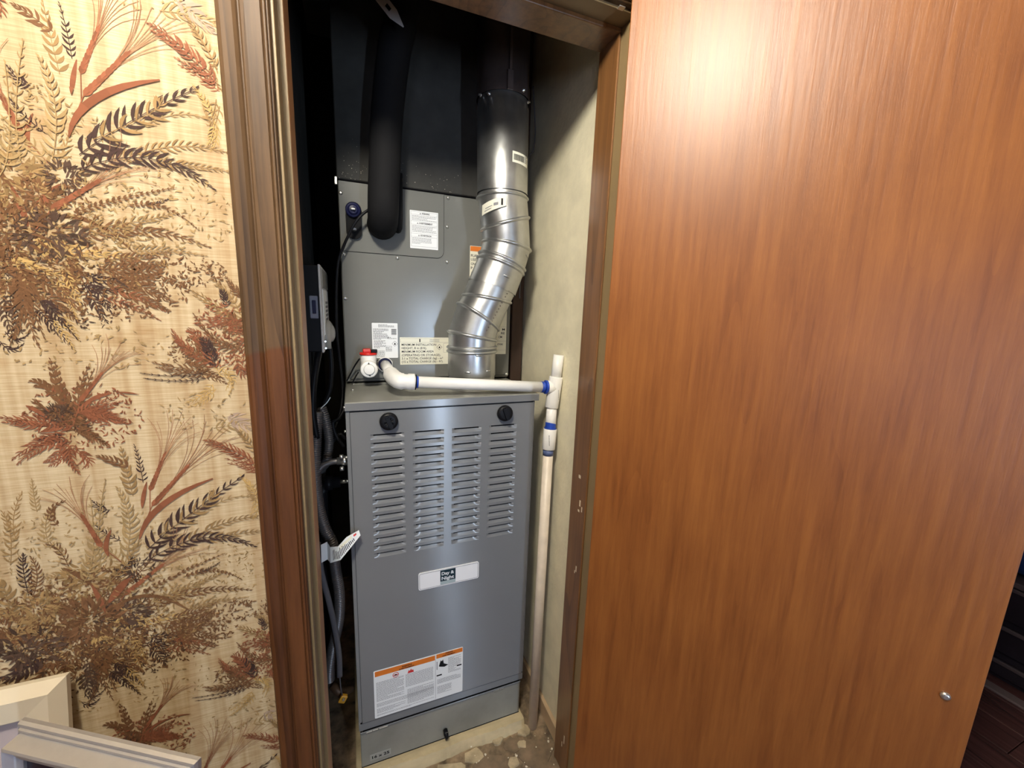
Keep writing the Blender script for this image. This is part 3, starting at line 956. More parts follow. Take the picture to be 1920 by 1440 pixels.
def label_plate(name, x0, x1, z0, z1, y, mat, parent, r=0.002, th=0.0006):
    return MB().prism_y(rrect(x0, x1, z0, z1, r), y - th, y).build(name, mat, parent)


def warn_tri(mb_, x, z, s, y):
    mb_.poly([(x, y, z), (x + s, y, z), (x + s / 2, y, z + s * .9)])


# ================================================================== furnace
FX0, FX1, FY, FZ0, FZ1 = -0.019, 0.4255, 0.9035, 0.164, 1.012
FB = FY + 0.737
fur = thing('furnace', (0.203, FY, 0.164), 'tall grey gas furnace with louvred front door standing in the closet', 'furnace')
mb = MB()
mb.box((FX0, FY + 0.006, FZ0), (FX1, FB, 0.9923), 0.0015, 1)
mb.box((FX0, FY + 0.0015, FZ0), (FX0 + 0.0085, FY + 0.02, 0.9923), 0.001, 1)
mb.box((FX1 - 0.004, FY + 0.0015, FZ0), (FX1, FY + 0.02, 0.9923), 0.001, 1)
mb.box((FX0, FY + 0.0008, FZ0), (FX1, FY + 0.02, 0.1865), 0.0012, 1)
mb.build('cabinet', M['grey'], fur)
mb = MB()
mb.box((FX0 - 0.001, FY - 0.002, 0.9935), (0.4345, FB + 0.003, FZ1), 0.0025, 2)
lid = mb.build('lid', M['lid'], fur)
MB().box((FX0 - 0.001, FY - 0.0028, 0.9937), (0.4345, FY - 0.0018, FZ1 - 0.002), 0.0003, 1).build('lid_front', M['grey'], lid)
MB().box((FX0 + 0.02, 1.099, FZ1), (0.42, 1.107, FZ1 + 0.003), 0.001, 1).build('lid_flange', M['lid'], lid)
for (x, y) in ((-0.003, 1.03), (0.0, 1.105), (0.41, 1.03)):
    mb = MB()
    mb.tube([(x, y, FZ1), (x, y, FZ1 + 0.003), (x, y, FZ1 + 0.004)], [0.004, 0.004, 0.0025], 8)
    mb.build('screw', M['screw'], lid)
MB().box((FX0 + .004, FY + .0002, 0.1862), (FX1 - .002, FY + .007, 0.1892)).build('door_gap_shade', M['slot'], fur)  # black bar painting the shade in the gap below the door
MB().box((-0.010, FY - .0022, 0.1632), (0.415, FY + .004, 0.1648)).build('base_gap_shade', M['slot'], fur)  # black bar painting the shade line between furnace and base
# louvred door: sheet with real openings, each filled by a pressed-in louver
LW, LH, LD, LP = 0.0725, 0.0118, 0.0052, 0.01923
LX = (0.0300, 0.1205, 0.2120, 0.3040)
LZ = [0.9372 - r * LP for r in range(16)]
DX0, DX1, DZ0, DZ1 = -0.0100, 0.4205, 0.1885, 0.9900
Y0, Y1 = FY - 0.0012, FY + 0.0045
mb = MB()
xs = [DX0]
for x in LX:
    xs += [x, x + LW]
xs.append(DX1)
zt, zb = LZ[0], LZ[-1] - LH
mb.box((DX0, Y0, DZ0), (DX1, Y1, zb))
mb.box((DX0, Y0, zt), (DX1, Y1, DZ1))
for i in range(0, len(xs), 2):
    mb.box((xs[i], Y0, zb), (xs[i + 1], Y1, zt))
for x in LX:
    for r in range(15):
        mb.box((x, Y0, LZ[r + 1]), (x + LW, Y1, LZ[r] - LH))
mb.box((DX0 - .0004, Y0 + .0005, DZ0 - .0006), (DX1 + .0006, Y1 - .0005, DZ0 + .001))
mb.box((DX0, Y0 - .0006, DZ1 - .0016), (DX1, Y0, DZ1))
fd = mb.build('front_door', M['grey'], fur)
mb = MB()
nx, nz = 12, 6
grid = []
for i in range(nx + 1):
    s = i / nx
    e = min(1.0, math.sin(math.pi * s) * 2.2) ** .6 if 0 < i < nx else 0.0
    row = [mb.bm.verts.new((s * LW, 0.0, 0.0))]
    for k in range(nz + 1):
        t_ = (k / nz)
        row.append(mb.bm.verts.new((s * LW, LD * e * (1 - t_) ** 0.8, -t_ * LH)))
    grid.append(row)
for i in range(nx):
    for k in range(nz + 1):
        mb.mi = 1 if k in (1, 2) and 0 < i < nx - 1 else 0  # black strip paints the dark opening and the shade under its upper edge
        f = mb.face([grid[i][k], grid[i + 1][k], grid[i + 1][k + 1], grid[i][k + 1]])
        if f and k > 1:
            f.smooth = True
lou = mb.build('louver', [M['grey'], M['slot']], recalc=False)
first = True
for x in LX:
    for z in LZ:
        o = lou if first else lou.copy()
        if not first:
            COL.objects.link(o)
        first = False
        o.parent = fd
        o.matrix_parent_inverse = Matrix.Identity(4)
        o.location = (x, Y0, z)
# knobs
for (x, z) in ((0.069, 0.9665), (0.342, 0.9675)):
    mb = MB()
    prof = [(0.0185, 0.0), (0.0198, 0.003), (0.0198, 0.009), (0.0182, 0.0125), (0.012, 0.0132), (0.0, 0.0132)]
    mb.tube([(x, FY - 0.0012 - d, z) for r, d in prof], [max(r, .0002) for r, d in prof], 28)
    kn = mb.build('knob', M['black'], fd, smooth=False)
    mb = MB()
    tb = bmesh.new()
    bmesh.ops.create_cube(tb, size=1)
    bmesh.ops.bevel(tb, geom=tb.edges[:], offset=.12, segments=2, affect='EDGES')
    mb.merge(tb, Matrix.Translation((x, FY - 0.016, z)) @ Matrix.Rotation(math.radians(-22), 4, 'Y') @ Matrix.Diagonal((0.009, 0.011, 0.031, 1)))
    mb.build('grip', M['black'], kn)
# name plate
npx0, npx1, npz0, npz1 = 0.1305, 0.2845, 0.5280, 0.5752
npl = label_plate('nameplate', npx0, npx1, npz0, npz1, FY - 0.0012, M['plate'], fur, 0.005, 0.0022)
ny = FY - 0.0036
mb = MB()
pa, pb = rrect(npx0 + .0022, npx1 - .0022, npz0 + .0022, npz1 - .0022, .0035), rrect(npx0 + .0032, npx1 - .0032, npz0 + .0032, npz1 - .0032, .003)
for i in range(len(pa)):
    a, b, c, d = pa[i], pa[(i + 1) % len(pa)], pb[(i + 1) % len(pb)], pb[i]
    mb.poly([(a[0], ny, a[1]), (b[0], ny, b[1]), (c[0], ny, c[1]), (d[0], ny, d[1])])
mb.build('border_line', M['ink_g'], npl)
mb = MB()
rect(mb, 0.1842, 0.2230, 0.5408, 0.5712, ny)
mb.build('logo_block', M['logo'], npl)
mb = MB()
rect(mb, 0.1842, 0.2230, 0.5318, 0.5408, ny)
mb.build('logo_band', M['logo_lo'], npl)
letters('letters', 'Day &', 0.1875, 0.5580, 0.2190, 0.0088, ny - 0.0004, M['plate'], npl, 0.025)
letters('letters', 'Night', 0.1875, 0.5445, 0.2190, 0.0092, ny - 0.0004, M['plate'], npl, 0.025)
# big warning label
wl = label_plate('warning_label', 0.0195, 0.2455, 0.1915, 0.3310, FY - 0.0012, M['paper'], fur, 0.003)
wy = FY - 0.0021
mb = MB()
rect(mb, 0.0225, 0.171, 0.314, 0.3285, wy)
rect(mb, 0.1745, 0.2445, 0.317, 0.3295, wy)
mb.build('orange_band', M['orange'], wl)
mb = MB()
rect(mb, 0.172, 0.1726, 0.194, 0.329, wy)
mb.build('divider', M['ink_g'], wl)
letters('letters', '\u26a0 WARNING' if False else 'WARNING', 0.087, 0.3205, 0.112, 0.0050, wy - .0003, M['ink'], wl, 0.03)
letters('letters', 'AVERTISSEMENT', 0.080, 0.3150, 0.118, 0.0038, wy - .0003, M['ink'], wl, 0.03)
letters('letters', 'WARNING', 0.198, 0.3245, 0.218, 0.0042, wy - .0003, M['ink'], wl, 0.03)
letters('letters', 'AVERTISSEMENT', 0.190, 0.3185, 0.224, 0.0038, wy - .0003, M['ink'], wl, 0.03)
mb = MB()
fine_print(mb, 0.025, 0.092, 0.240, 0.298, wy, 0.0030)
fine_print(mb, 0.096, 0.166, 0.258, 0.298, wy, 0.0030)
fine_print(mb, 0.025, 0.168, 0.224, 0.236, wy, 0.0028)
fine_print(mb, 0.025, 0.095, 0.205, 0.220, wy, 0.0028)
fine_print(mb, 0.100, 0.168, 0.205, 0.252, wy, 0.0030)
fine_print(mb, 0.025, 0.168, 0.1955, 0.203, wy, 0.0026)
fine_print(mb, 0.206, 0.240, 0.262, 0.312, wy, 0.0030)
fine_print(mb, 0.177, 0.240, 0.236, 0.254, wy, 0.0030)
fine_print(mb, 0.177, 0.215, 0.205, 0.232, wy, 0.0030)
mb.build('fine_print', M['ink_g'], wl)
mb = MB()
for i in range(24):
    a0, a1 = math.pi * 2 * i / 24, math.pi * 2 * (i + 1) / 24
    cx, cz = 0.072, 0.3045
    mb.poly([(cx + .0075 * math.cos(a0), wy, cz + .0075 * math.sin(a0)), (cx + .0075 * math.cos(a1), wy, cz + .0075 * math.sin(a1)),
             (cx + .0060 * math.cos(a1), wy, cz + .0060 * math.sin(a1)), (cx + .0060 * math.cos(a0), wy, cz + .0060 * math.sin(a0))])
mb.build('red_ring', M['label_red'], wl)
mb = MB()
rect(mb, 0.066, 0.078, 0.3038, 0.3052, wy - .0002)
mb.build('red_bar', M['label_red'], wl)
mb = MB()
mb.poly([(0.101, wy, 0.298), (0.117, wy, 0.298), (0.115, wy, 0.306), (0.112, wy, 0.304), (0.110, wy, 0.310), (0.107, wy, 0.304), (0.104, wy, 0.307)])
mb.build('red_flame', M['label_red'], wl)
for nm, pts in (('black_pictogram', [(0.068, .3020), (0.076, .302), (0.075, .306), (0.070, .307)]),
                ('black_bar', [(0.1755, .283), (.1768, .283), (.1768, .308), (.1755, .308)]),
                ('hand_pictogram', [(0.181, .292), (0.186, .309), (0.189, .305), (0.192, .310), (0.194, .297), (0.206, .290), (0.196, .286), (0.184, .290)]),
                ('black_bar', [(0.175, .2625), (.189, .2625), (.189, .2665), (.175, .2665)]), ('black_bar', [(0.229, .276), (.242, .276), (.242, .280), (.229, .280)])):
    mb = MB()
    mb.poly([(x, wy - .0001, z) for x, z in pts])
    mb.build(nm, M['ink'], wl)
# screws and conduit connector on the left flank
for z in (0.885, 0.945, 0.83, 0.9985):
    MB().cyl((FX0 - 0.004, FY + 0.012, z), (FX0 + 0.001, FY + 0.012, z), 0.0032, 8).build('side_screw', M['screw'], fur)
con = MB().tube([(FX0, FY + 0.03, 0.872), (FX0 - 0.012, FY + 0.03, 0.872), (FX0 - 0.013, FY + 0.03, 0.872), (FX0 - 0.022, FY + 0.03, 0.872)], [0.011, 0.011, 0.0085, 0.0085], 14).build('conduit_connector', M['screw'], fur)
for z in (0.886, 0.858):
    MB().cyl((FX0 - 0.016, FY + 0.018, z), (FX0 - 0.008, FY + 0.018, z), 0.005, 10).build('clamp_screw', M['screw'], con)

# ================================================================== return air base under the furnace
rb = thing('filter_base', (0.2, FY, 0.053), 'grey sheet metal filter base under the furnace marked 16 x 25', 'filter base')
mb = MB()
mb.box((-0.0165, FY, 0.053), (0.418, FB - 0.03, 0.1625), 0.002, 1)
mb.build('body', M['plenum'] if False else M['lid'], rb)
MB().box((-0.0165, FY - 0.003, 0.1585), (0.418, FY + 0.002, 0.1635), 0.001, 1).build('hem', M['grey'], rb)
for (x0, x1, z) in ((-0.002, 0.012, 0.1590), (0.0135, 0.026, 0.1592), (0.029, 0.050, 0.1592), (0.335, 0.352, 0.1575), (0.354, 0.366, 0.1578)):
    MB().box((x0, FY - 0.0040, z - 0.0006), (x1, FY - 0.0025, z + 0.0010), 0.0003, 1).build('scraped_edge', M['screw'], rb)
MB().box((-0.016, FY - 0.0006, 0.0528), (0.4175, FY + 0.002, 0.0550)).build('bottom_gap_shade', M['slot'], rb)  # black strip painting a shade line along the base's lower edge
l16 = label_plate('size_label', 0.0045, 0.0560, 0.0655, 0.0835, FY, M['lid'] if False else pbr('grey_size_label', (0.33, 0.33, 0.31), .5), rb, 0.001, 0.0006)
letters('letters', '16 x 25', 0.0095, 0.0705, 0.0520, 0.0085, FY - 0.0011, M['ink'], l16, 0.03)
mb = MB()
mb.tube([(0.199, FY - 0.001, 0.082), (0.199, FY - 0.012, 0.080), (0.2, FY - 0.014, 0.072), (0.2, FY - 0.010, 0.06)], [.006, .0065, .005, .003], 10)
lt = mb.build('latch', M['black'], rb, smooth=True)
MB().box((0.1955, FY - 0.0135, 0.076), (0.2035, FY - 0.010, 0.0855), .002).build('latch_screw', M['screw'], lt)

# board under the base
mb = MB()
mb.box((-0.03, 0.895, CF), (0.425, 1.60, 0.0525), 0.002, 1)
nj = 46
eb, et, ef = [], [], []
jr = random.Random(4)
for i in range(nj + 1):
    x = -0.03 + 0.455 * i / nj
    yj = 0.8805 + .0022 * math.sin(x * 31) + jr.uniform(-.0013, .0013)
    et.append(mb.bm.verts.new((x, 0.896, 0.0524)))
    ef.append(mb.bm.verts.new((x, yj, 0.0515 + jr.uniform(-.0015, .0008))))
    eb.append(mb.bm.verts.new((x, yj - .009, CF)))
for i in range(nj):
    mb.face([et[i], et[i + 1], ef[i + 1], ef[i]])
    mb.face([ef[i], ef[i + 1], eb[i + 1], eb[i]])
bo = mb.build('floor_board', M['board'])
tag(bo, 'pale rough wooden board laid under the filter base', 'board')

# ================================================================== evaporator coil cabinet
CY = 1.12
ZC0, ZC1 = FZ1 + 0.0, 1.508
coil = thing('coil_cabinet', (0.2, CY, FZ1), 'grey evaporator coil cabinet with warning labels above the furnace', 'coil cabinet')
mb = MB()
mb.box((-0.0185, CY + 0.004, ZC0 + 0.004), (0.4345, 1.64, ZC1), 0.002, 1)
mb.build('body', M['grey_c'], coil)
MB().box((-0.017, CY, ZC0 + 0.012), (0.434, CY + 0.005, ZC1 - 0.002), 0.0012, 1).build('lower_panel', M['grey_c'], coil)
MB().box((-0.015, CY + 0.012, ZC0 + .0006), (0.43, CY + 0.03, ZC0 + 0.008)).build('foot_gap', M['slot'], coil)
# upper left access panel with one rounded corner and a dark joint round it
px0, px1, pz0, pz1 = -0.0165, 0.2365, 1.3455, 1.5058
pp = [(px0, pz1), (px0, pz0)] + [(px1 - 0.018 + 0.018 * math.sin(math.radians(a)), pz0 + 0.018 - 0.018 * math.cos(math.radians(a))) for a in range(0, 91, 15)] + [(px1, pz1)]
mb = MB()
big = [(px0, pz1), (px0, pz0 - .0011)] + [(px1 - 0.018 + 0.0192 * math.sin(math.radians(a)), pz0 + 0.018 - 0.0192 * math.cos(math.radians(a))) for a in range(0, 91, 15)] + [(px1 + .0012, pz1)]
mb.prism_y(big, CY - 0.0006, CY)
mb.build('panel_joint', M['slot'], coil)
mb = MB()
mb.prism_y(pp, CY - 0.0020, CY)
ap = mb.build('access_panel', M['grey_c'], coil)
for (x, z) in ((-0.0124, 1.4784), (-0.0107, 1.3383), (0.1165, 1.3383), (0.248, 1.4997), (0.2455, 1.4277), (0.2459, 1.3376), (-0.0118, 1.2314), (0.4288, 1.0249), (-0.0130, 1.0231)):
    mb = MB()
    y0 = CY - (0.002 if (z > 1.35 and x < .2) else 0.0)
    mb.tube([(x, y0, z), (x, y0 - 0.0012, z), (x, y0 - 0.0012, z), (x, y0 - 0.004, z), (x, y0 - 0.0046, z)], [0.0048, 0.0044, 0.0032, 0.0030, 0.0018], 10)
    mb.build('screw', M['screw'], coil)
# line set plate with its two plugged fittings
gp = MB().prism_y(rrect(-0.0035, 0.0325, 1.3745, 1.4600, 0.0175, 6), CY - 0.010, CY - 0.0021).build('line_set_plate', M['foam'], ap)
mb = MB()
prof = [(0.0175, 0), (0.0175, 0.006), (0.0145, 0.008), (0.011, 0.0075), (0.0105, 0.012), (0.0085, 0.0125), (0.0, 0.0125)]
mb.tube([(0.0135, CY - 0.010 - d, 1.4405) for r, d in prof], [max(r, .0002) for r, d in prof], 22)
cap1 = mb.build('navy_plug', M['navy'], gp)
MB().box((0.0075, CY - 0.028, 1.4375), (0.0195, CY - 0.020, 1.4435), 0.0022).build('fitting', M['screw'], gp)
MB().box((0.0075, CY - 0.026, 1.3925), (0.0205, CY - 0.010, 1.3995), 0.0025).build('fitting', M['screw'], gp)
# trilingual warning label
cl = label_plate('warning_label', 0.149, 0.2215, 1.3655, 1.4585, CY - 0.002, M['paper'], ap, 0.001)
ly_ = CY - 0.0029
mb = MB()
outline(mb, 0.1515, 0.219, 1.3705, 1.456, ly_)
for z in (1.449, 1.4325, 1.4245, 1.4025, 1.3945):
    rect(mb, 0.152, 0.219, z, z + 0.0004, ly_)
fine_print(mb, 0.154, 0.217, 1.434, 1.4485, ly_, 0.0033)
fine_print(mb, 0.154, 0.217, 1.404, 1.424, ly_, 0.0034)
fine_print(mb, 0.154, 0.204, 1.3745, 1.394, ly_, 0.0033)
warn_tri(mb, 0.1735, 1.4505, 0.0042, ly_)
warn_tri(mb, 0.1665, 1.4265, 0.0042, ly_)
warn_tri(mb, 0.1695, 1.3965, 0.0042, ly_)
mb.build('fine_print', M['ink_g'], cl)
letters('letters', 'WARNING', 0.179, 1.4507, 0.199, 0.0036, ly_, M['ink'], cl, 0.03)
letters('letters', 'AVERTISSEMENT', 0.172, 1.4268, 0.207, 0.0036, ly_, M['ink'], cl, 0.03)
letters('letters', 'ADVERTENCIA', 0.175, 1.3968, 0.204, 0.0036, ly_, M['ink'], cl, 0.03)
# rating label
sl = label_plate('rating_label', 0.0490, 0.1140, 1.0790, 1.1712, CY, M['paper'], coil, 0.002)
sy = CY - 0.0009
mb = MB()
fine_print(mb, 0.065, 0.105, 1.160, 1.169, sy, 0.0028)
fine_print(mb, 0.052, 0.090, 1.128, 1.158, sy, 0.0033)
fine_print(mb, 0.053, 0.083, 1.106, 1.127, sy, 0.003)
fine_print(mb, 0.054, 0.080, 1.082, 1.100, sy, 0.003)
fine_print(mb, 0.088, 0.111, 1.128, 1.136, sy, 0.003)
fine_print(mb, 0.083, 0.098, 1.098, 1.110, sy, 0.0024)
for i in range(7):
    rect(mb, 0.0975, 0.1105, 1.1405 + i * .0024, 1.1415 + i * .0024 + (.0006 if i % 2 else 0), sy)
outline(mb, 0.083, 0.098, 1.096, 1.111, sy, .0003)
cx, cz = 0.106, 1.117
for a in range(4):
    p0, p1 = (cx + .0075 * math.cos(a * math.pi / 2), cz + .0075 * math.sin(a * math.pi / 2)), (cx + .0075 * math.cos((a + 1) * math.pi / 2), cz + .0075 * math.sin((a + 1) * math.pi / 2))
    q0, q1 = (cx + .0067 * math.cos(a * math.pi / 2), cz + .0067 * math.sin(a * math.pi / 2)), (cx + .0067 * math.cos((a + 1) * math.pi / 2), cz + .0067 * math.sin((a + 1) * math.pi / 2))
    mb.poly([(p0[0], sy, p0[1]), (p1[0], sy, p1[1]), (q1[0], sy, q1[1]), (q0[0], sy, q0[1])])
mb.poly([(cx - .002, sy, cz - .003), (cx + .002, sy, cz - .003), (cx + .0022, sy, cz), (cx, sy, cz + .003), (cx - .0015, sy, cz)])
mb.build('fine_print', M['ink'], sl)
# installation height label
ml = label_plate('installation_label', 0.1190, 0.2700, 1.0600, 1.1340, CY, M['paper_y'], coil, 0.001)
my = CY - 0.0009
for s, x1, z in (('MINIMUM INSTALLATION', 0.2165, 1.1115), ('HEIGHT, 8 m (8 ft).', 0.1905, 1.1022), ('MINIMUM ROOM AREA', 0.2100, 1.0928), ('(OPERATING OR STORAGE),', 0.2290, 1.0830),
                 ('3.1 x TOTAL CHARGE (kg) - m\u00b2', 0.2355, 1.0740), ('(15 x TOTAL CHARGE (lb) - ft\u00b2).', 0.2360, 1.0650)):
    letters('letters', s, 0.1235, z, x1, 0.0060, my, M['ink'], ml, 0.010)
mb = MB()
outline(mb, 0.121, 0.268, 1.1205, 1.131, my, .0003)
rect(mb, 0.1705, 0.1735, 1.1215, 1.130, my)
outline(mb, 0.237, 0.268, 1.093, 1.1185, my, .0003)
cx, cz = 0.2255, 1.1075
for a in range(4):
    p0, p1 = (cx + .0080 * math.cos(a * math.pi / 2), cz + .0080 * math.sin(a * math.pi / 2)), (cx + .0080 * math.cos((a + 1) * math.pi / 2), cz + .0080 * math.sin((a + 1) * math.pi / 2))
    q0, q1 = (cx + .0070 * math.cos(a * math.pi / 2), cz + .0070 * math.sin(a * math.pi / 2)), (cx + .0070 * math.cos((a + 1) * math.pi / 2), cz + .0070 * math.sin((a + 1) * math.pi / 2))
    mb.poly([(p0[0], my, p0[1]), (p1[0], my, p1[1]), (q1[0], my, q1[1]), (q0[0], my, q0[1])])
mb.poly([(cx - .002, my, cz - .003), (cx + .002, my, cz - .003), (cx + .0022, my, cz), (cx, my, cz + .003), (cx - .0015, my, cz)])
mb.build('black_pictogram', M['ink'], ml)
mb = MB()
fine_print(mb, 0.199, 0.225, 1.1215, 1.1305, my, .004, word=(.0015, .004))
mb.build('fine_print', M['ink_g'], ml)
# orange headed label behind the vent pipe
ol = label_plate('flammable_label', 0.3095, 0.4232, 1.0865, 1.3850, CY, M['paper_y'], coil, 0.001)
mb = MB()
rect(mb, 0.3105, 0.4222, 1.371, 1.384, my)
mb.build('orange_band', M['orange'], ol)
for s, x0, x1, z, h in (('FLAM', 0.3125, 0.3345, 1.3560, 0.0070), ('USED', 0.3125, 0.3330, 1.3455, 0.0070), ('ON', 0.3125, 0.3245, 1.3340, 0.0070), ('P', 0.3125, 0.3175, 1.3230, 0.0070),
                        ('M', 0.4100, 0.4180, 1.1560, 0.0060), ('RE', 0.4070, 0.4180, 1.1450, 0.0060), ('CM', 0.3990, 0.4100, 1.1340, 0.0058), ('CTORS', 0.3960, 0.4130, 1.1130, 0.0050)):
    letters('letters', s, x0, z, x1, h, my, M['ink'], ol, 0.012)
mb = MB()
for z in (1.1245, 1.0985, 1.166):
    rect(mb, 0.385, 0.4225, z, z + 0.0004, my)
fine_print(mb, 0.3125, 0.330, 1.300, 1.318, my, .004)
mb.build('fine_print', M['ink_g'], ol)

# ================================================================== plenum above the coil
pl = thing('supply_plenum', (0.2, CY, ZC1), 'dusty dark grey sheet metal plenum rising above the coil cabinet', 'plenum')
mb = MB()
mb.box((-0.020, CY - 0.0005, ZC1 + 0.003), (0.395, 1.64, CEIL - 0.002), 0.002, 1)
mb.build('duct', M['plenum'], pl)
MB().box((-0.022, CY + 0.002, ZC1 + 0.0004), (0.432, 1.63, ZC1 + 0.003)).build('joint', M['slot'], pl)
MB().box((-0.0255, CY - 0.004, ZC1 - 0.012), (-0.0190, CY + 0.006, ZC1 + 0.006), 0.001, 1).build('corner_clip', M['screw'], pl)
mb = MB()
pr = random.Random(9)
for i in range(70):
    x, z = pr.gauss(0.02, 0.02), 1.512 + abs(pr.gauss(0, 0.03))
    if pr.random() < .3:
        x = pr.uniform(0.12, 0.28)
    if x < -0.018:
        continue
    r = pr.uniform(.0002, .0008)
    mb.poly([(x + r * pr.uniform(.5, 1.3) * math.cos(1.05 * q), CY - 0.0009, z + r * pr.uniform(.5, 1.8) * math.sin(1.05 * q)) for q in range(6)])
o = mb.build('plaster_spatter', M['stone'], pl)
o['kind'] = 'stuff'

# ================================================================== vent pipe
VY = 1.02
vent = thing('vent_pipe', (0.294, VY, FZ1), 'galvanised steel vent pipe with adjustable elbows rising from the furnace lid', 'vent pipe')


def vring(mb_, cx, cz, ang, r, n=32):
    a = math.radians(ang)
    return mb_.ring(Vector((cx, VY, cz)), Vector((math.cos(a), 0, math.sin(a))), Vector((0, 1, 0)), r, r, n)


def vseg(name, rings, mat, parent=vent):
    mb_ = MB()
    prev = None
    for q in rings:
        r_ = vring(mb_, *q)
        if prev:
            mb_.bridge(prev, r_)
        prev = r_
    return mb_.build(name, mat, parent, recalc=True)


def bead(cx, cz, ang, r, w=0.0052, parent=vent, off=0.0):
    a = math.radians(ang)
    nx, nz_ = -math.sin(a), math.cos(a)
    rr = []
    for i in range(7):
        t_ = -1 + 2 * i / 6
        rr.append((cx + nx * (t_ * w + off), cz + nz_ * (t_ * w + off), ang, r + 0.0058 * math.cos(t_ * math.pi / 2)))
    return vseg('bead', rr, M['galv'], parent)


R0 = 0.0608
# collar on the lid
vseg('flue_collar', [(0.292, FZ1 + .0006, 0, 0.072), (0.292, FZ1 + 0.003, 0, 0.071), (0.292, FZ1 + 0.005, 0, R0 - .001), (0.292, 1.052, 0, R0 - .001)], M['galv'])
sec = vseg('start_collar', [(0.2915, 1.046, 0, R0 + .0012), (0.2913, 1.048, 0, R0 + .0016), (0.291, 1.109, 1, R0 + .0012)], M['galv'])
for (an, z) in ((-115, 1.060), (-62, 1.062), (-90, 1.102)):
    a = math.radians(an)
    c = Vector((0.291 + (R0 + .001) * math.cos(a), VY + (R0 + .001) * math.sin(a), z))
    tg = Vector((-math.sin(a), math.cos(a), 0))
    MB().tube([c - tg * 0.008, c - tg * 0.006, c + tg * 0.006, c + tg * 0.008], [.0008, .0026, .0026, .0008], 8).build('lock_dimple', M['galv'], sec)
vseg('gore', [(0.291, 1.119, 1, R0), (0.291, 1.147, -10, R0 + .001)], M['galv'])
vseg('gore', [(0.291, 1.147, -10, R0 + .001), (0.306, 1.195, -33, R0 + .001)], M['galv'])
vseg('gore', [(0.306, 1.195, -33, R0 + .001), (0.329, 1.242, -8, R0 + .001)], M['galv'])
vseg('gore', [(0.329, 1.242, -8, R0 + .001), (0.342, 1.272, -18, R0 + .001)], M['galv'])
vseg('start_collar', [(0.342, 1.270, -18, R0 + .0030), (0.3435, 1.274, -18.2, R0 + .0026), (0.366, 1.330, -20, R0 + .0010)], M['galv'])
for (cx, cz, an) in ((0.352, 1.297, -84), (0.371, 1.352, -40)):
    a = math.radians(an)
    c = Vector((cx + (R0 + .002) * math.cos(a), VY + (R0 + .002) * math.sin(a), cz))
    tg_ = Vector((-math.sin(a), math.cos(a) * .98, -.32)).normalized()
    MB().tube([c - tg_ * 0.009, c - tg_ * 0.007, c + tg_ * 0.007, c + tg_ * 0.009], [.0008, .0028, .0028, .0008], 8).build('lock_dimple', M['galv'], vent)
# spot welded lap seam running up the lower elbow
for i in range(14):
    t_ = i / 13
    cx, cz = 0.300 + .042 * t_, 1.165 + .098 * t_
    a = math.radians(-80 + 14 * t_)
    c = Vector((cx + (R0 + .0012) * math.cos(a), VY + (R0 + .0012) * math.sin(a), cz))
    MB().tube([c, c + Vector((0, -.0012, 0))], [.0016, .0010], 6).build('spot_weld', M['galv_dark'], vent)
vseg('gore', [(0.366, 1.330, -20, R0 + .001), (0.379, 1.376, -9, R0 + .001)], M['galv'])
vseg('gore', [(0.379, 1.376, -9, R0 + .001), (0.373, 1.430, 17, R0 + .001)], M['galv'])
top = vseg('gore', [(0.373, 1.430, 17, R0 + .001), (0.364, 1.494, 1, R0 + .001), (0.3635, 1.500, 0, R0 - .001)], M['galv'])
bead(0.291, 1.108, 1, R0)
bead(0.291, 1.118, 1, R0)
bead(0.291, 1.147, -10, R0)
bead(0.306, 1.195, -33, R0)
bead(0.329, 1.242, -8, R0)
bead(0.364, 1.326, -19, R0)
bead(0.368, 1.337, -20, R0)
bead(0.379, 1.376, -9, R0)
bead(0.373, 1.430, 17, R0)
bead(0.364, 1.489, 1, R0, w=0.003)
pipe = vseg('straight_pipe', [(0.3635, 1.498, 0, R0 + .0022), (0.3635, 1.502, 0, R0 + .0022), (0.359, 1.690, 0, R0 + .0018), (0.359, 1.691, 0, R0 + .0005), (0.3587, 1.706, 0, R0 - .0005)], M['galv'])
up = vseg('upper_pipe', [(0.3587, 1.705, 0, R0 + .0032), (0.358, 1.735, 0, R0 + .0026), (0.358, 1.736, 0, R0 + .001), (0.353, CEIL - .001, 0, R0 + .001)], M['galv_dark'])
MB().box((0.349, VY - R0 - 0.0055, 1.705), (0.3555, VY - R0 - 0.001, 2.1), 0.001, 1).build('seam', M['galv_dark'], up)
MB().box((0.345, VY - R0 - 0.0062, 1.705), (0.3595, VY - R0 - 0.002, 1.745), 0.001, 1).build('seam_lap', M['galv_dark'], up)
for an, z in ((-165, 1.703), (-140, 1.698), (-42, 1.699), (-63, 1.714)):
    a = math.radians(an)
    c = Vector((0.359 + (R0 + .002) * math.cos(a), VY + (R0 + .002) * math.sin(a), z))
    d = Vector((math.cos(a), math.sin(a), 0))
    MB().tube([c, c + d * .002, c + d * .002, c + d * .006], [.0042, .0042, .003, .0025], 8).build('screw', M['screw'], up)


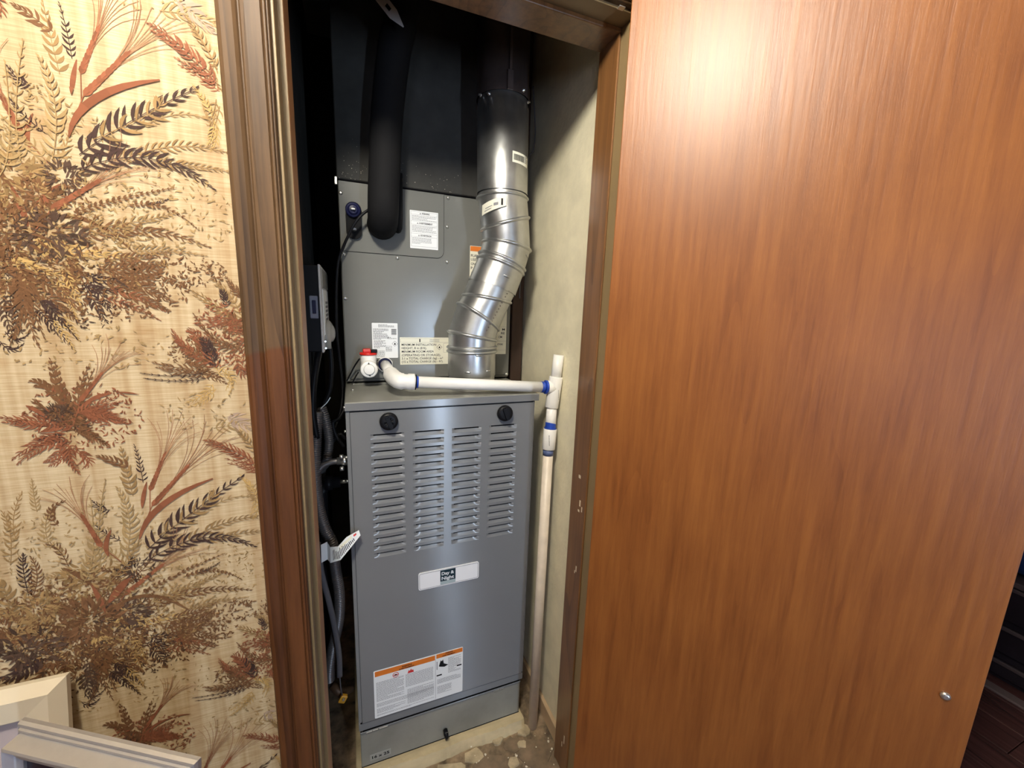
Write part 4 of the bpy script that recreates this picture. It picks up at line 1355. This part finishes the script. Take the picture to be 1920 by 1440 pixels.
def wrap_label(name, cx, r, a0, a1, z0, z1, tilt, mat, parent, y=VY, th=0.0004):
    """a paper label bent round the pipe; angles in degrees, -90 faces the room"""
    mb_ = MB()
    n_ = 12
    lo, hi = [], []
    for i in range(n_ + 1):
        t_ = i / n_
        a = math.radians(a0 + (a1 - a0) * t_)
        dz = tilt * (t_ - .5)
        lo.append(mb_.bm.verts.new((cx + (r + th) * math.cos(a), y + (r + th) * math.sin(a), z0 + dz)))
        hi.append(mb_.bm.verts.new((cx + (r + th) * math.cos(a), y + (r + th) * math.sin(a), z1 + dz)))
    for i in range(n_):
        f = mb_.face([lo[i], lo[i + 1], hi[i + 1], hi[i]])
        if f:
            f.smooth = True
    return mb_.build(name, mat, parent)


RP = R0 + .0020
b1 = wrap_label('barcode_label', 0.3612, RP, -88, -38, 1.556, 1.580, -.002, M['paper_y'], pipe, th=.0008)
br = random.Random(2)
a = -85.0
for i in range(22):
    w = br.uniform(.4, 1.1)
    wrap_label('barcode_bar', 0.3612, RP, a, a + w, 1.562, 1.575, 0, M['ink'], b1, th=.0013)
    a += w + br.uniform(.3, .8)
for z in (1.5765, 1.5735, 1.570, 1.5665, 1.563):
    wrap_label('printed_line', 0.3612, RP, -54, -42 + br.uniform(-4, 2), z, z + .0014, 0, M['ink_g'], b1, th=.0013)
b2 = wrap_label('elbow_label', 0.3675, R0 + .0026, -163, -104, 1.449, 1.473, .020, M['paper_y'], top, th=.0012)
wrap_label('printed_line', 0.3675, R0 + .0026, -115, -111, 1.460, 1.475, .0, M['ink'], b2, th=.0019)
wrap_label('printed_line', 0.3675, R0 + .0026, -131, -121, 1.460, 1.466, .002, M['ink_g'], b2, th=.0019)
wrap_label('printed_line', 0.3675, R0 + .0026, -154, -136, 1.450, 1.4515, .006, M['ink_g'], b2, th=.0019)
wrap_label('printed_line', 0.3675, R0 + .0026, -152, -134, 1.456, 1.4575, .006, M['ink_g'], b2, th=.0019)

# ================================================================== insulated suction line
su = thing('insulated_line', (0.08, 1.05, 1.37), 'thick black foam insulated refrigerant line bending into the coil cabinet', 'insulated line')
P = smooth_path([(0.150, 1.00, CEIL - .004), (0.128, 1.02, 1.86), (0.108, 1.035, 1.76), (0.092, 1.045, 1.64), (0.085, 1.048, 1.54), (0.081, 1.05, 1.475), (0.080, 1.056, 1.440), (0.080, 1.072, 1.420), (0.080, 1.092, 1.414), (0.080, 1.114, 1.414)], 8)
MB().tube(P, [0.0352] * (len(P) - 12) + [0.0352 + .0008 * math.sin(i) for i in range(12)], 24).build('foam_sleeve', M['foam'], su, smooth=True)
MB().tube([(0.118, 1.108, 1.405), (0.118, 1.085, 1.407), (0.1185, 1.078, 1.43), (0.119, 1.08, 1.47), (0.1195, 1.08, 1.53)], [.0085] * 5, 12).build('liquid_line', M['foam'], su, smooth=True)
MB().tube([(0.1195, 1.08, 1.448), (0.1215, 1.08, 1.48), (0.1225, 1.08, 1.52)], [.0055] * 3, 10).build('copper_tube', M['copper'], su, smooth=True)

# ================================================================== condensate drain
dr = thing('drain_pipe', (0.458, 0.889, 0.0), 'white plastic condensate drain pipe with blue primer crossing the furnace lid to the floor', 'drain pipe')


def pipe_seg(name, pts, r, mat, parent=dr, n=20):
    return MB().tube(pts, r, n).build(name, mat, parent, smooth=False)


RPV = 0.0134
hexb = []
mb = MB()
for y in (CY - 0.0012, CY - 0.014):
    hexb.append([mb.bm.verts.new((0.079 + 0.0205 * math.cos(math.pi / 4 * i + .39), y, 1.063 + 0.0205 * math.sin(math.pi / 4 * i + .39))) for i in range(8)])
mb.bridge(hexb[0], hexb[1], False)
mb.face(hexb[1])
mb.build('hex_adapter', M['pvc'], dr)
pipe_seg('drain_port', [(0.079, CY - .012, 1.063), (0.079, CY - .018, 1.063)], [.0185, .0165], M['navy'])
E0, E1 = Vector((0.0855, 0.985, 1.0545)), Vector((0.1300, 0.9250, 1.0475))
pipe_seg('stub_pipe', [(0.079, CY - .010, 1.063), E0], RPV, M['pvc'])
el = smooth_path([E0 + Vector((-.001, .012, 0)), E0 + Vector((0.0, -.004, -.001)), (0.089, 0.957, 1.0515), (0.098, 0.936, 1.049), (0.113, 0.9285, 1.048), E1 + Vector((.0, .0022, 0))], 5)
rad = []
for i in range(len(el)):
    t_ = i / (len(el) - 1)
    rad.append(.0186 if t_ < .16 or t_ > .80 else (.0172 if t_ < .24 or t_ > .70 else .0190))
elb = MB().tube(el, rad, 24).build('elbow', M['pvc'], dr, smooth=True)
H0, H1 = E1, Vector((0.4440, 0.9080, 1.0268))
hd = (H1 - H0).normalized()
pipe_seg('horizontal_pipe', [H0 - hd * .01, H1 + hd * .012], RPV, M['pvc'])
pipe_seg('primer_ring', [H0 + hd * .0035, H0 + hd * .0075], RPV + .0006, M['primer'])
pipe_seg('primer_ring', [H1 - hd * .002, H1 + hd * .010], RPV + .0008, M['primer'])
pipe_seg('primer_ring', [H1 + hd * .009, H1 + hd * .014], RPV + .0042, M['primer'])
pipe_seg('elbow_lip', [H0 + hd * .001, H0 + hd * .0028], .0178, M['black'])
# tee, riser and stand pipe
T0, T1 = Vector((0.4730, 0.9050, 0.9720)), Vector((0.4822, 0.9058, 1.0520))
tee = pipe_seg('tee', [T0, T0 + (T1 - T0) * .02, T0 + (T1 - T0) * .98, T1], [.0165, .0174, .0174, .0165], M['pvc'])
Tm = T0 + (T1 - T0) * .64
MB().tube([H1 + hd * .0145, H1 + hd * .0165, Tm], [.0160, .0172, .0172], 20).build('tee_branch', M['pvc'], tee)
mb = MB()
for k in range(3):
    fine_print(mb, -.0135 + k * .0035, .012, -.001, .0022, 0, .0022, word=(.001, .003))
o = mb.build('pipe_print', M['ink'], tee)
R_ = Matrix.Translation((0.4818, 0.8866, 1.008)) @ Matrix.Rotation(math.radians(11), 4, 'Z') @ Matrix.Rotation(math.radians(84), 4, 'Y')
o.data.transform(R_)
d = (T1 - T0).normalized()
pipe_seg('riser', [T1 - d * .01, (0.4868, 0.9062, 1.1080)], RPV, M['pvc'])
C0, C1 = Vector((0.4652, 0.8950, 0.8640)), Vector((0.4690, 0.8975, 0.9180))
pipe_seg('stand_pipe', [T0 + d * .01, C1 - Vector((0, 0, .01))], RPV, M['pvc'])
pd = (C1 - C0).normalized()
mb = MB()
n = 20
lo, hi = [], []
for i in range(n):
    a_ = 2 * math.pi * i / n
    off = Vector((math.cos(a_), math.sin(a_), 0)) * (RPV + .0006)
    hgt = .010 + .009 * (0.5 + .5 * math.cos(a_ - math.radians(215)))
    lo.append(mb.bm.verts.new(C1 + off))
    hi.append(mb.bm.verts.new(C1 + pd * hgt + off))
mb.bridge(lo, hi)
mb.build('primer_smear', M['primer'], dr)
pipe_seg('coupling', [C0, C0 + pd * .001, C1 - pd * .001, C1], [.0164, .0172, .0172, .0164], M['pvc'])
pipe_seg('primer_ring', [C1, C1 + pd * .0028], RPV + .0026, M['primer'])
B0 = Vector((0.4490, 0.8720, CF))
bd = (C0 - B0).normalized()
pipe_seg('lower_pipe', [B0 + Vector((0, 0, .002)), C0 + bd * .01], RPV, M['pvc_old'])
pipe_seg('primer_ring', [C0 - bd * .016, C0 - bd * .0005], RPV + .0005, M['primer_d'])
mb = MB()
fine_print(mb, -.014, .014, -.003, .003, 0, .003, word=(.001, .004))
o = mb.build('pipe_print', M['ink'], dr)
o.data.transform(Matrix.Translation((0.4582, 0.8798, 0.892)) @ Matrix.Rotation(math.radians(-28), 4, 'Z') @ Matrix.Rotation(math.radians(86), 4, 'Y'))

# ================================================================== float switch
fs = thing('float_switch', (0.037, 1.06, 1.04), 'white condensate float switch with a red cap beside the drain outlet', 'float switch')
MB().tube([(0.037, 1.082, 1.050), (0.037, 1.082, 1.052), (0.0375, 1.082, 1.092), (0.0375, 1.082, 1.094)], [.0165, .0192, .0192, .0188], 22).build('body', M['pvc'], fs)
MB().tube([(0.037, CY - .002, 1.060), (0.037, 1.052, 1.060), (0.037, 1.048, 1.060)], [.0195, .0205, .0190], 24).build('front_branch', M['pvc'], fs)
mb = MB()
prof = [(.0205, 0.0), (.0205, .006), (.0185, .0075), (.0135, .0075), (.0135, .0065), (.0125, .0105), (.0110, .0112), (.0002, .0112)]
mb.tube([(0.037, 1.052 - dd, 1.060) for r, dd in prof], [r for r, dd in prof], 8 * 3)
mb.build('plug', M['pvc'], fs)
cap = MB().tube([(0.0375, 1.082, 1.093), (0.0375, 1.082, 1.0955), (0.0375, 1.082, 1.0985), (0.0375, 1.082, 1.0988)], [.0212, .0212, .0205, .018], 22).build('red_cap', M['red'], fs)
MB().box((0.024, 1.066, 1.0985), (0.043, 1.098, 1.1075), .002).build('cap_grip', M['red'], cap)
MB().box((0.043, 1.068, 1.098), (0.0585, 1.076, 1.1075), .002).build('cap_wire_clip', M['black'], cap)


def cable(name, pts, r, mat, label, cat='cable', group=None, n=10, k=8, rot=None):
    P_ = smooth_path(pts, k)
    o_ = MB().tube(P_, r, n).build(name, mat, smooth=True)
    return tag(o_, label, cat, group)


cable('switch_wire', [(0.0155, 1.080, 1.082), (0.004, 1.100, 1.062), (-0.006, 1.106, 1.042), (-0.016, 1.110, 1.022)], .0020, M['black'], 'thin black wire dropping from the float switch to the cabinet corner', 'wire')
cable('switch_wire', [(0.0120, 1.095, 1.046), (0.006, 1.108, 1.034), (-0.004, 1.108, 1.0150)], .0018, M['black'], 'short black wire lying on the lid behind the float switch', 'wire')
cable('sensor_cable', [(0.048, 1.082, 1.440), (0.032, 1.080, 1.426), (0.016, 1.082, 1.406), (0.002, 1.088, 1.380), (-0.012, 1.096, 1.350), (-0.0245, 1.102, 1.315), (-0.031, 1.105, 1.25), (-0.034, 1.10, 1.15), (-0.031, 1.09, 1.085), (-0.0262, 1.075, 1.015), (-0.032, 1.05, 0.960), (-0.052, 1.02, 0.905)], .0032, M['black'], 'black sensor cable running from the coil plate down past the furnace edge')

# ================================================================== control box on the left closet wall
cb = thing('control_box', (CL, 1.03, 1.2), 'narrow black control box with a paper label on the left closet wall', 'control box')
BX = -0.0590
MB().box((CL, 0.925, 1.118), (BX, 1.165, 1.292), 0.002).build('case', M['black'], cb)
cov = MB().box((BX, 0.922, 1.116), (BX + .0045, 1.168, 1.294), 0.0015).build('cover', M['box'], cb)
MB().box((BX + .0045, 0.94, 1.250), (BX + .0065, 1.16, 1.288), 0.001).build('cover_window', M['clear'], cov)
lab = MB().box((BX + .0045, 0.955, 1.150), (BX + .0058, 1.150, 1.246), 0.0).build('paper_label', M['paper'], cb)
mb = MB()
for i in range(5):
    z = 1.178 + i * .0095
    mb.poly([(BX + .0061, 1.02, z), (BX + .0061, 1.12, z), (BX + .0061, 1.12, z + .0055), (BX + .0061, 1.02, z + .0055)])
mb.build('fine_print', M['ink_g'], lab)
MB().box((-0.0775, 0.9215, 1.186), (-0.0615, 0.9255, 1.232), 0.002).build('rocker_plate', pbr('slate_blue_plastic', (0.17, 0.19, 0.26), .4), cb)
MB().box((-0.0725, 0.9195, 1.196), (-0.0655, 0.9225, 1.223), 0.001).build('rocker_switch', M['navy'], cb)
# grey domed cable cover low on the box
mb = MB()
tb = bmesh.new()
bmesh.ops.create_uvsphere(tb, u_segments=18, v_segments=12, radius=1.0)
for v in tb.verts:
    v.co.z = max(v.co.z, -0.75)
    v.co = Vector((BX + .0045 + max(v.co.x, 0) * .0195, 1.030 + v.co.y * .030, 1.150 + v.co.z * .027))
mb.merge(tb)
mb.build('domed_cover', M['clear'], cb, smooth=True)
MB().tube([(BX + .006, 0.99, 1.118), (BX + .006, 0.99, 1.160), (BX + .007, 1.01, 1.172), (BX + .008, 1.05, 1.168), (BX + .008, 1.06, 1.14)], [.0095, .0095, .0095, .009, .009], 16).build('cable_elbow', M['clear'], cb, smooth=True)
for z in (1.140, 1.126):
    MB().tube([(BX + .0075, 0.921, z), (BX + .0078, 0.918, z)], [.003, .002], 8).build('screw', M['screw'], cb)

G = 'black cables in the gap left of the furnace'
cable('power_cable', [(-0.066, 0.955, 1.119), (-0.072, 0.945, 1.09), (-0.080, 0.935, 1.04), (-0.083, 0.93, 0.985), (-0.078, 0.93, 0.93)], .0068, M['black'], 'thick black cable curving down from the control box by the jamb', group=G)
cable('control_cable', [(-0.048, 1.02, 1.118), (-0.047, 1.02, 1.07), (-0.052, 1.01, 1.02), (-0.066, 1.00, 0.985), (-0.072, 0.99, 0.955)], .0048, M['black'], 'black cable looping from the grey dome to the conduit top', group=G)
cable('control_cable', [(-0.020, 1.0, 0.978), (-0.035, 0.99, 0.955), (-0.048, 0.99, 0.945), (-0.042, 0.985, 0.915), (-0.026, 0.98, 0.888)], .0038, M['black'], 'black cable zigzagging at the top left corner of the furnace', group=G)
cable('control_cable', [(-0.022, 0.985, 0.905), (-0.034, 0.985, 0.918), (-0.05, 0.99, 0.90), (-0.062, 1.0, 0.872)], .0038, M['black'], 'black cable arching above the silver conduit connector', group=G)
cable('bare_wire', [(-0.072, 0.97, 0.985), (-0.058, 0.972, 0.998), (-0.050, 0.974, 1.010)], .0014, M['screw'], 'thin pale wire end sticking up from the conduit top', 'wire')


def conduit(name, pts, r, label, group):
    P_ = smooth_path(pts, 24)
    # even spacing so the ridges come out regular
    out, acc = [P_[0]], 0.0
    step = 0.0012
    for i in range(1, len(P_)):
        seg = P_[i] - P_[i - 1]
        l = seg.length
        t_ = step - acc
        while t_ <= l:
            out.append(P_[i - 1] + seg * (t_ / l))
            t_ += step
        acc = l - (t_ - step)
    rad_ = [r * (1.0 if (i // 2) % 2 else 0.84) for i in range(len(out))]
    o_ = MB().tube(out, rad_, 14).build(name, M['conduit'], smooth=False)
    return tag(o_, label, 'conduit', group)


GC = 'flexible conduits left of the furnace'
conduit('flexible_conduit', [(-0.074, 0.945, 0.985), (-0.0805, 0.935, 0.93), (-0.085, 0.93, 0.86), (-0.083, 0.93, 0.78), (-0.072, 0.925, 0.72), (-0.058, 0.92, 0.68), (-0.0545, 0.92, 0.62), (-0.049, 0.92, 0.555), (-0.053, 0.925, 0.48), (-0.070, 0.93, 0.40), (-0.079, 0.93, 0.345), (-0.081, 0.932, 0.312)], .0120, 'long ribbed steel conduit snaking down beside the left jamb', GC)
conduit('flexible_conduit', [(-0.070, 0.985, 0.985), (-0.062, 0.985, 0.950), (-0.058, 0.985, 0.90), (-0.066, 0.985, 0.855), (-0.08, 1.02, 0.82), (-0.088, 1.04, 0.74)], .0105, 'short ribbed conduit drooping behind the long one near the control box', GC)
cable('whip_cable', [(FX0 - 0.02, FY + 0.03, 0.872), (-0.055, FY + 0.03, 0.871), (-0.074, FY + 0.028, 0.862), (-0.086, FY + 0.025, 0.835), (-0.09, FY + 0.03, 0.79)], .0068, M['conduit'], 'smooth grey cable arching from the silver connector on the furnace flank', group=GC)
mb = MB()
Pg = smooth_path([(-0.086, 0.905, 0.70), (-0.082, 0.90, 0.63), (-0.070, 0.90, 0.55), (-0.060, 0.90, 0.47), (-0.055, 0.90, 0.40), (-0.056, 0.90, 0.345)], 8)
mb.tube(Pg, .0062, 10)
o = mb.build('grey_cable', M['greycable'], smooth=True)
for v in o.data.vertices:
    v.co.y = 0.90 + (v.co.y - 0.90) * .55
tag(o, 'flat grey cable hanging in front of the ribbed conduit', 'cable')

# printed tag folded round the conduits
tg = thing('paper_tag', (-0.05, 0.905, 0.69), 'crumpled printed white tag wrapped round the conduits beside the furnace', 'tag')
A = [(-0.0790, 0.880, 0.664), (-0.0670, 0.884, 0.667), (-0.0610, 0.870, 0.666), (-0.0400, 0.862, 0.674), (-0.0180, 0.872, 0.694), (0.0020, 0.880, 0.714)]
B = [(-0.0785, 0.884, 0.7040), (-0.0665, 0.888, 0.7065), (-0.0600, 0.876, 0.700), (-0.0440, 0.868, 0.703), (-0.0270, 0.876, 0.7170), (-0.0010, 0.885, 0.7240)]
mb = MB()
fa, fb, ba, bb = [], [], [], []
for p, q in zip(A, B):
    fa.append(mb.bm.verts.new(p))
    fb.append(mb.bm.verts.new(q))
    ba.append(mb.bm.verts.new((p[0], p[1] + .0008, p[2])))
    bb.append(mb.bm.verts.new((q[0], q[1] + .0008, q[2])))
for i in range(len(A) - 1):
    mb.face([fa[i], fa[i + 1], fb[i + 1], fb[i]])
    mb.face([ba[i + 1], ba[i], bb[i], bb[i + 1]])
    mb.face([fa[i], ba[i], ba[i + 1], fa[i + 1]])
    mb.face([fb[i + 1], bb[i + 1], bb[i], fb[i]])
mb.build('strip', M['paper'], tg)
mb = MB()


def tagpt(u, w):
    t_ = u * (len(A) - 1)
    i = min(int(t_), len(A) - 2)
    t_ -= i
    p = Vector(A[i]).lerp(Vector(A[i + 1]), t_)
    q = Vector(B[i]).lerp(Vector(B[i + 1]), t_)
    r_ = p.lerp(q, w)
    r_.y -= 0.0006
    return r_


for i in range(17):
    u = 0.46 + i * 0.026
    w0, w1 = lr.uniform(.12, .2), lr.uniform(.62, .86) if i < 11 else lr.uniform(.45, .6)
    mb.poly([tagpt(u, w0), tagpt(u + .012, w0), tagpt(u + .012, w1), tagpt(u, w1)])
mb.build('fine_print', M['ink'], tg)
mb = MB()
mb.poly([tagpt(.90, .62), tagpt(.945, .62), tagpt(.95, .88), tagpt(.90, .85)])
mb.build('red_dot', M['label_red'], tg)
mb = MB()
mb.poly([tagpt(.60, .70), tagpt(.86, .62), tagpt(.88, .93), tagpt(.64, .93)])
mb.build('cream_patch', M['paper_y'], tg)

# gas stub and its yellow valve handle low on the left
o = thing('gas_stub', (-0.04, 1.0, 0.80), 'black iron gas nipple entering the left side of the furnace', 'gas pipe')
MB().tube([(FX0 - .001, 0.985, 0.801), (-0.040, 0.985, 0.801)], .006, 10).build('rod', M['screw'], o)
MB().tube([(-0.038, 0.985, 0.801), (-0.055, 0.985, 0.801), (-0.055, 0.985, 0.801), (-0.072, 0.985, 0.801)], [.013, .013, .017, .017], 12).build('union', M['black'], o)
MB().tube([(-0.070, 0.985, 0.801), (-0.078, 0.985, 0.78), (-0.080, 0.985, 0.70), (-0.080, 1.0, 0.30)], .012, 12).build('drop_pipe', M['black'], o, smooth=True)
MB().tube([(-0.045, 0.985, 0.803), (-0.045, 0.978, 0.804)], [.004, .003], 8).build('brass_tip', M['screw'], o)
yv = thing('valve', (-0.06, 0.93, 0.26), 'small valve with a yellow lever below the hanging cables', 'valve')
MB().tube([(-0.078, 0.945, 0.285), (-0.066, 0.94, 0.272), (-0.055, 0.935, 0.262), (-0.03, 0.945, 0.255)], [.009, .012, .012, .007], 12).build('valve_body', pbr('dull_brass', (0.10, 0.06, 0.035), .5, metal=.5), yv)
mb = MB()
tb = bmesh.new()
bmesh.ops.create_cube(tb, size=1)
bmesh.ops.bevel(tb, geom=tb.edges[:], offset=.1, segments=1, affect='EDGES')
mb.merge(tb, Matrix.Translation((-0.0525, 0.918, 0.263)) @ Matrix.Rotation(math.radians(28), 4, 'Y') @ Matrix.Diagonal((0.016, 0.008, 0.020, 1)))
lev = mb.build('lever', M['yellow'], yv)
MB().tube([(-0.051, 0.914, 0.2655), (-0.051, 0.910, 0.2655)], [.004, .003], 8).build('lever_screw', M['screw'], yv)
MB().tube([(-0.056, 0.902, 0.345), (-0.0555, 0.905, 0.31), (-0.0535, 0.912, 0.28)], [.0015] * 3, 6).build('lever_wire', M['greycable'], yv)

# perforated hanger strap at the top
ht = thing('hanger_strap', (0.09, 0.95, 1.79), 'perforated galvanised hanger strap hanging in the dark top of the closet', 'strap')
mb = MB()
sa, sb = Vector((0.0, 0.93, 1.862)), Vector((0.119, 0.952, 1.768))
sd = (sb - sa).normalized()
sn = Vector((0.45, -0.25, 0.86))
sn = (sn - sd * sn.dot(sd)).normalized()
for i in range(6):
    p = sa + (sb - sa) * (i / 6)
    q = sa + (sb - sa) * ((i + 1) / 6)
    w = sn * .0105
    w2 = w if i < 5 else w * .1
    hw = sn * .0032
    m_ = (q - p) * .3
    for s in (-1, 1):
        mb.poly([p + w * s, q + w2 * s, q + w2 * s * .3, p + hw * s])
    if i < 5:
        mb.poly([p + hw, p - hw, p + m_ - hw, p + m_ + hw])
        mb.poly([q + hw, q - hw, q - m_ - hw, q - m_ + hw])
    else:
        mb.poly([p + hw, p - hw, q - w2 * .3, q + w2 * .3])
mb.build('band', M['strap'], ht)
MB().tube([tuple(sa), (0.0, 0.93, CEIL - .002)], .003, 8).build('hanger_rod', M['galv_dark'], ht)

# stud and thin wire right of the coil
o = MB().box((0.452, 1.15, CF), (0.488, 1.24, CEIL - .002), 0.002, 1).build('wood_stud', M['stud'])
tag(o, 'dark rough wooden stud between the coil cabinet and the plaster wall', 'stud')
cable('wall_wire', [(0.470, 1.10, 1.80), (0.476, 1.10, 1.75), (0.4815, 1.10, 1.69), (0.478, 1.10, 1.645), (0.470, 1.12, 1.60), (0.466, 1.13, 1.3), (0.466, 1.13, 1.25)], .0016, M['greycable'], 'thin dull wire hanging in the dark beside the vent pipe', 'wire')

# ================================================================== picture frames at the lower left


def frame_rail(mb_, prof, W, H):
    """mitred rectangular frame; prof=(inset, depth) points; lies in local XZ, front towards -Y"""
    rings_ = []
    for ins, dep in prof:
        rings_.append([mb_.bm.verts.new(p) for p in ((ins, -dep, ins), (W - ins, -dep, ins), (W - ins, -dep, H - ins), (ins, -dep, H - ins))])
    for i in range(len(rings_)):
        a_, b_ = rings_[i], rings_[(i + 1) % len(rings_)]
        for k_ in range(4):
            mb_.face([a_[k_], a_[(k_ + 1) % 4], b_[(k_ + 1) % 4], b_[k_]])


TT = 0.395
tb_ = thing('side_table', (-0.55, 0.45, 0), 'low dark side table carrying the two picture frames', 'table')
MB().box((-0.95, 0.33, TT - 0.03), (-0.16, 0.655, TT), 0.004).build('tabletop', M['table'], tb_)
for x in (-0.93, -0.20):
    for y in (0.35, 0.615):
        MB().box((x, y, 0), (x + .03, y + .03, TT - .03), .003).build('leg', M['table'], tb_)
cf = thing('picture_frame', (-0.78, 0.60, TT), 'cream wooden picture frame leaning on the wallpaper', 'picture frame', 'picture frames')
mb = MB()
CW, CH = 0.40, 0.312
frame_rail(mb, [(0, 0), (0, .008), (.0125, .022), (.040, .019), (.046, .010), (.046, 0)], CW, CH)
c1 = mb.build('rail', M['cream'])
mb = MB()
mb.box((.044, -.008, .044), (CW - .044, -.004, CH - .044))
c2 = mb.build('mat_board', M['mat'])
for o in (c1, c2):
    o.data.transform(Matrix.Translation((0, 0, 0)) @ Matrix.Rotation(math.radians(-10), 4, 'X'))
    o.parent = cf
cf.location = (-0.382 - CW, 0.665 - CH * math.sin(math.radians(10)), TT)
sf = thing('picture_frame', (-0.381, 0.582, TT), 'silver moulded picture frame with a dark print standing in front of the cream one', 'picture frame', 'picture frames')
mb = MB()
SW, SHh = 0.242, 0.326
frame_rail(mb, [(0, 0), (0, .004), (.0015, .0075), (.0035, .0085), (.0045, .0072), (.006, .0100), (.0075, .0108), (.0088, .0100), (.0110, .0270), (.0130, .0285), (.0145, .0272), (.0205, .0225), (.0215, .0235), (.0225, .0220), (.0235, .0228), (.0248, .0212), (.0258, .0218), (.0272, .0190), (.0272, 0)], SW, SHh)
c1 = mb.build('rail', M['silver'])
mb = MB()
mb.box((.0265, -.016, .0265), (SW - .0265, -.003, SHh - .0265))
c2 = mb.build('dark_print', M['photo'])
for o in (c1, c2):
    o.data.transform(Matrix.Rotation(math.radians(-6), 4, 'X'))
    o.parent = sf
ang = math.atan2(-0.122, 0.208)
lean = SHh * math.sin(math.radians(6))
sf.location = (-0.381 - lean * math.sin(-ang) * 1.0, 0.582 - lean * math.cos(ang), TT)
sf.rotation_euler = (0, 0, ang)

# ================================================================== dark dresser beyond the door edge
ds = thing('dresser', (2.06, 0.6, 0), 'low dark dresser on the laminate floor beyond the door', 'dresser')
MB().box((2.07, 0.20, 0.0), (2.50, 1.15, 0.365), 0.004).build('carcass', M['dresser'], ds)
for z0, z1 in ((0.02, 0.075), (0.105, 0.20), (0.225, 0.345)):
    d_ = MB().box((2.055, 0.215, z0), (2.072, 1.135, z1), 0.003).build('drawer', M['dresser'], ds)
    MB().box((2.048, 0.215, z1 - .012), (2.058, 1.135, z1 + .002), 0.003).build('drawer_lip', M['dresser_edge'], d_)
MB().box((2.045, 0.19, 0.352), (2.51, 1.16, 0.372), 0.004).build('dresser_top', M['dresser_edge'], ds)
o = struct(MB().box((1.975, -0.6, 0.0), (2.015, 1.5, 0.009), 0.003).build('trim_7', M['strip']))
mb = MB()
tb = bmesh.new()
bmesh.ops.create_cube(tb, size=1)
bmesh.ops.subdivide_edges(tb, edges=tb.edges[:], cuts=5, use_grid_fill=True)
for v in tb.verts:
    v.co = v.co.lerp(v.co.normalized() * .62, .45)
    v.co += Vector((math.sin(v.co.y * 17) * .02, math.sin(v.co.z * 13) * .02, math.sin(v.co.y * 11 + v.co.x * 9) * .03))
zmin = min(v.co.z for v in tb.verts)
mb.merge(tb, Matrix.Translation((2.25, 0.52, 0.372 - zmin * .16)) @ Matrix.Diagonal((.34, .42, .16, 1)))
o = mb.build('cloth_bundle', M['blue'], smooth=True)
tag(o, 'dark blue cloth bundle lying on the low dresser', 'cloth')
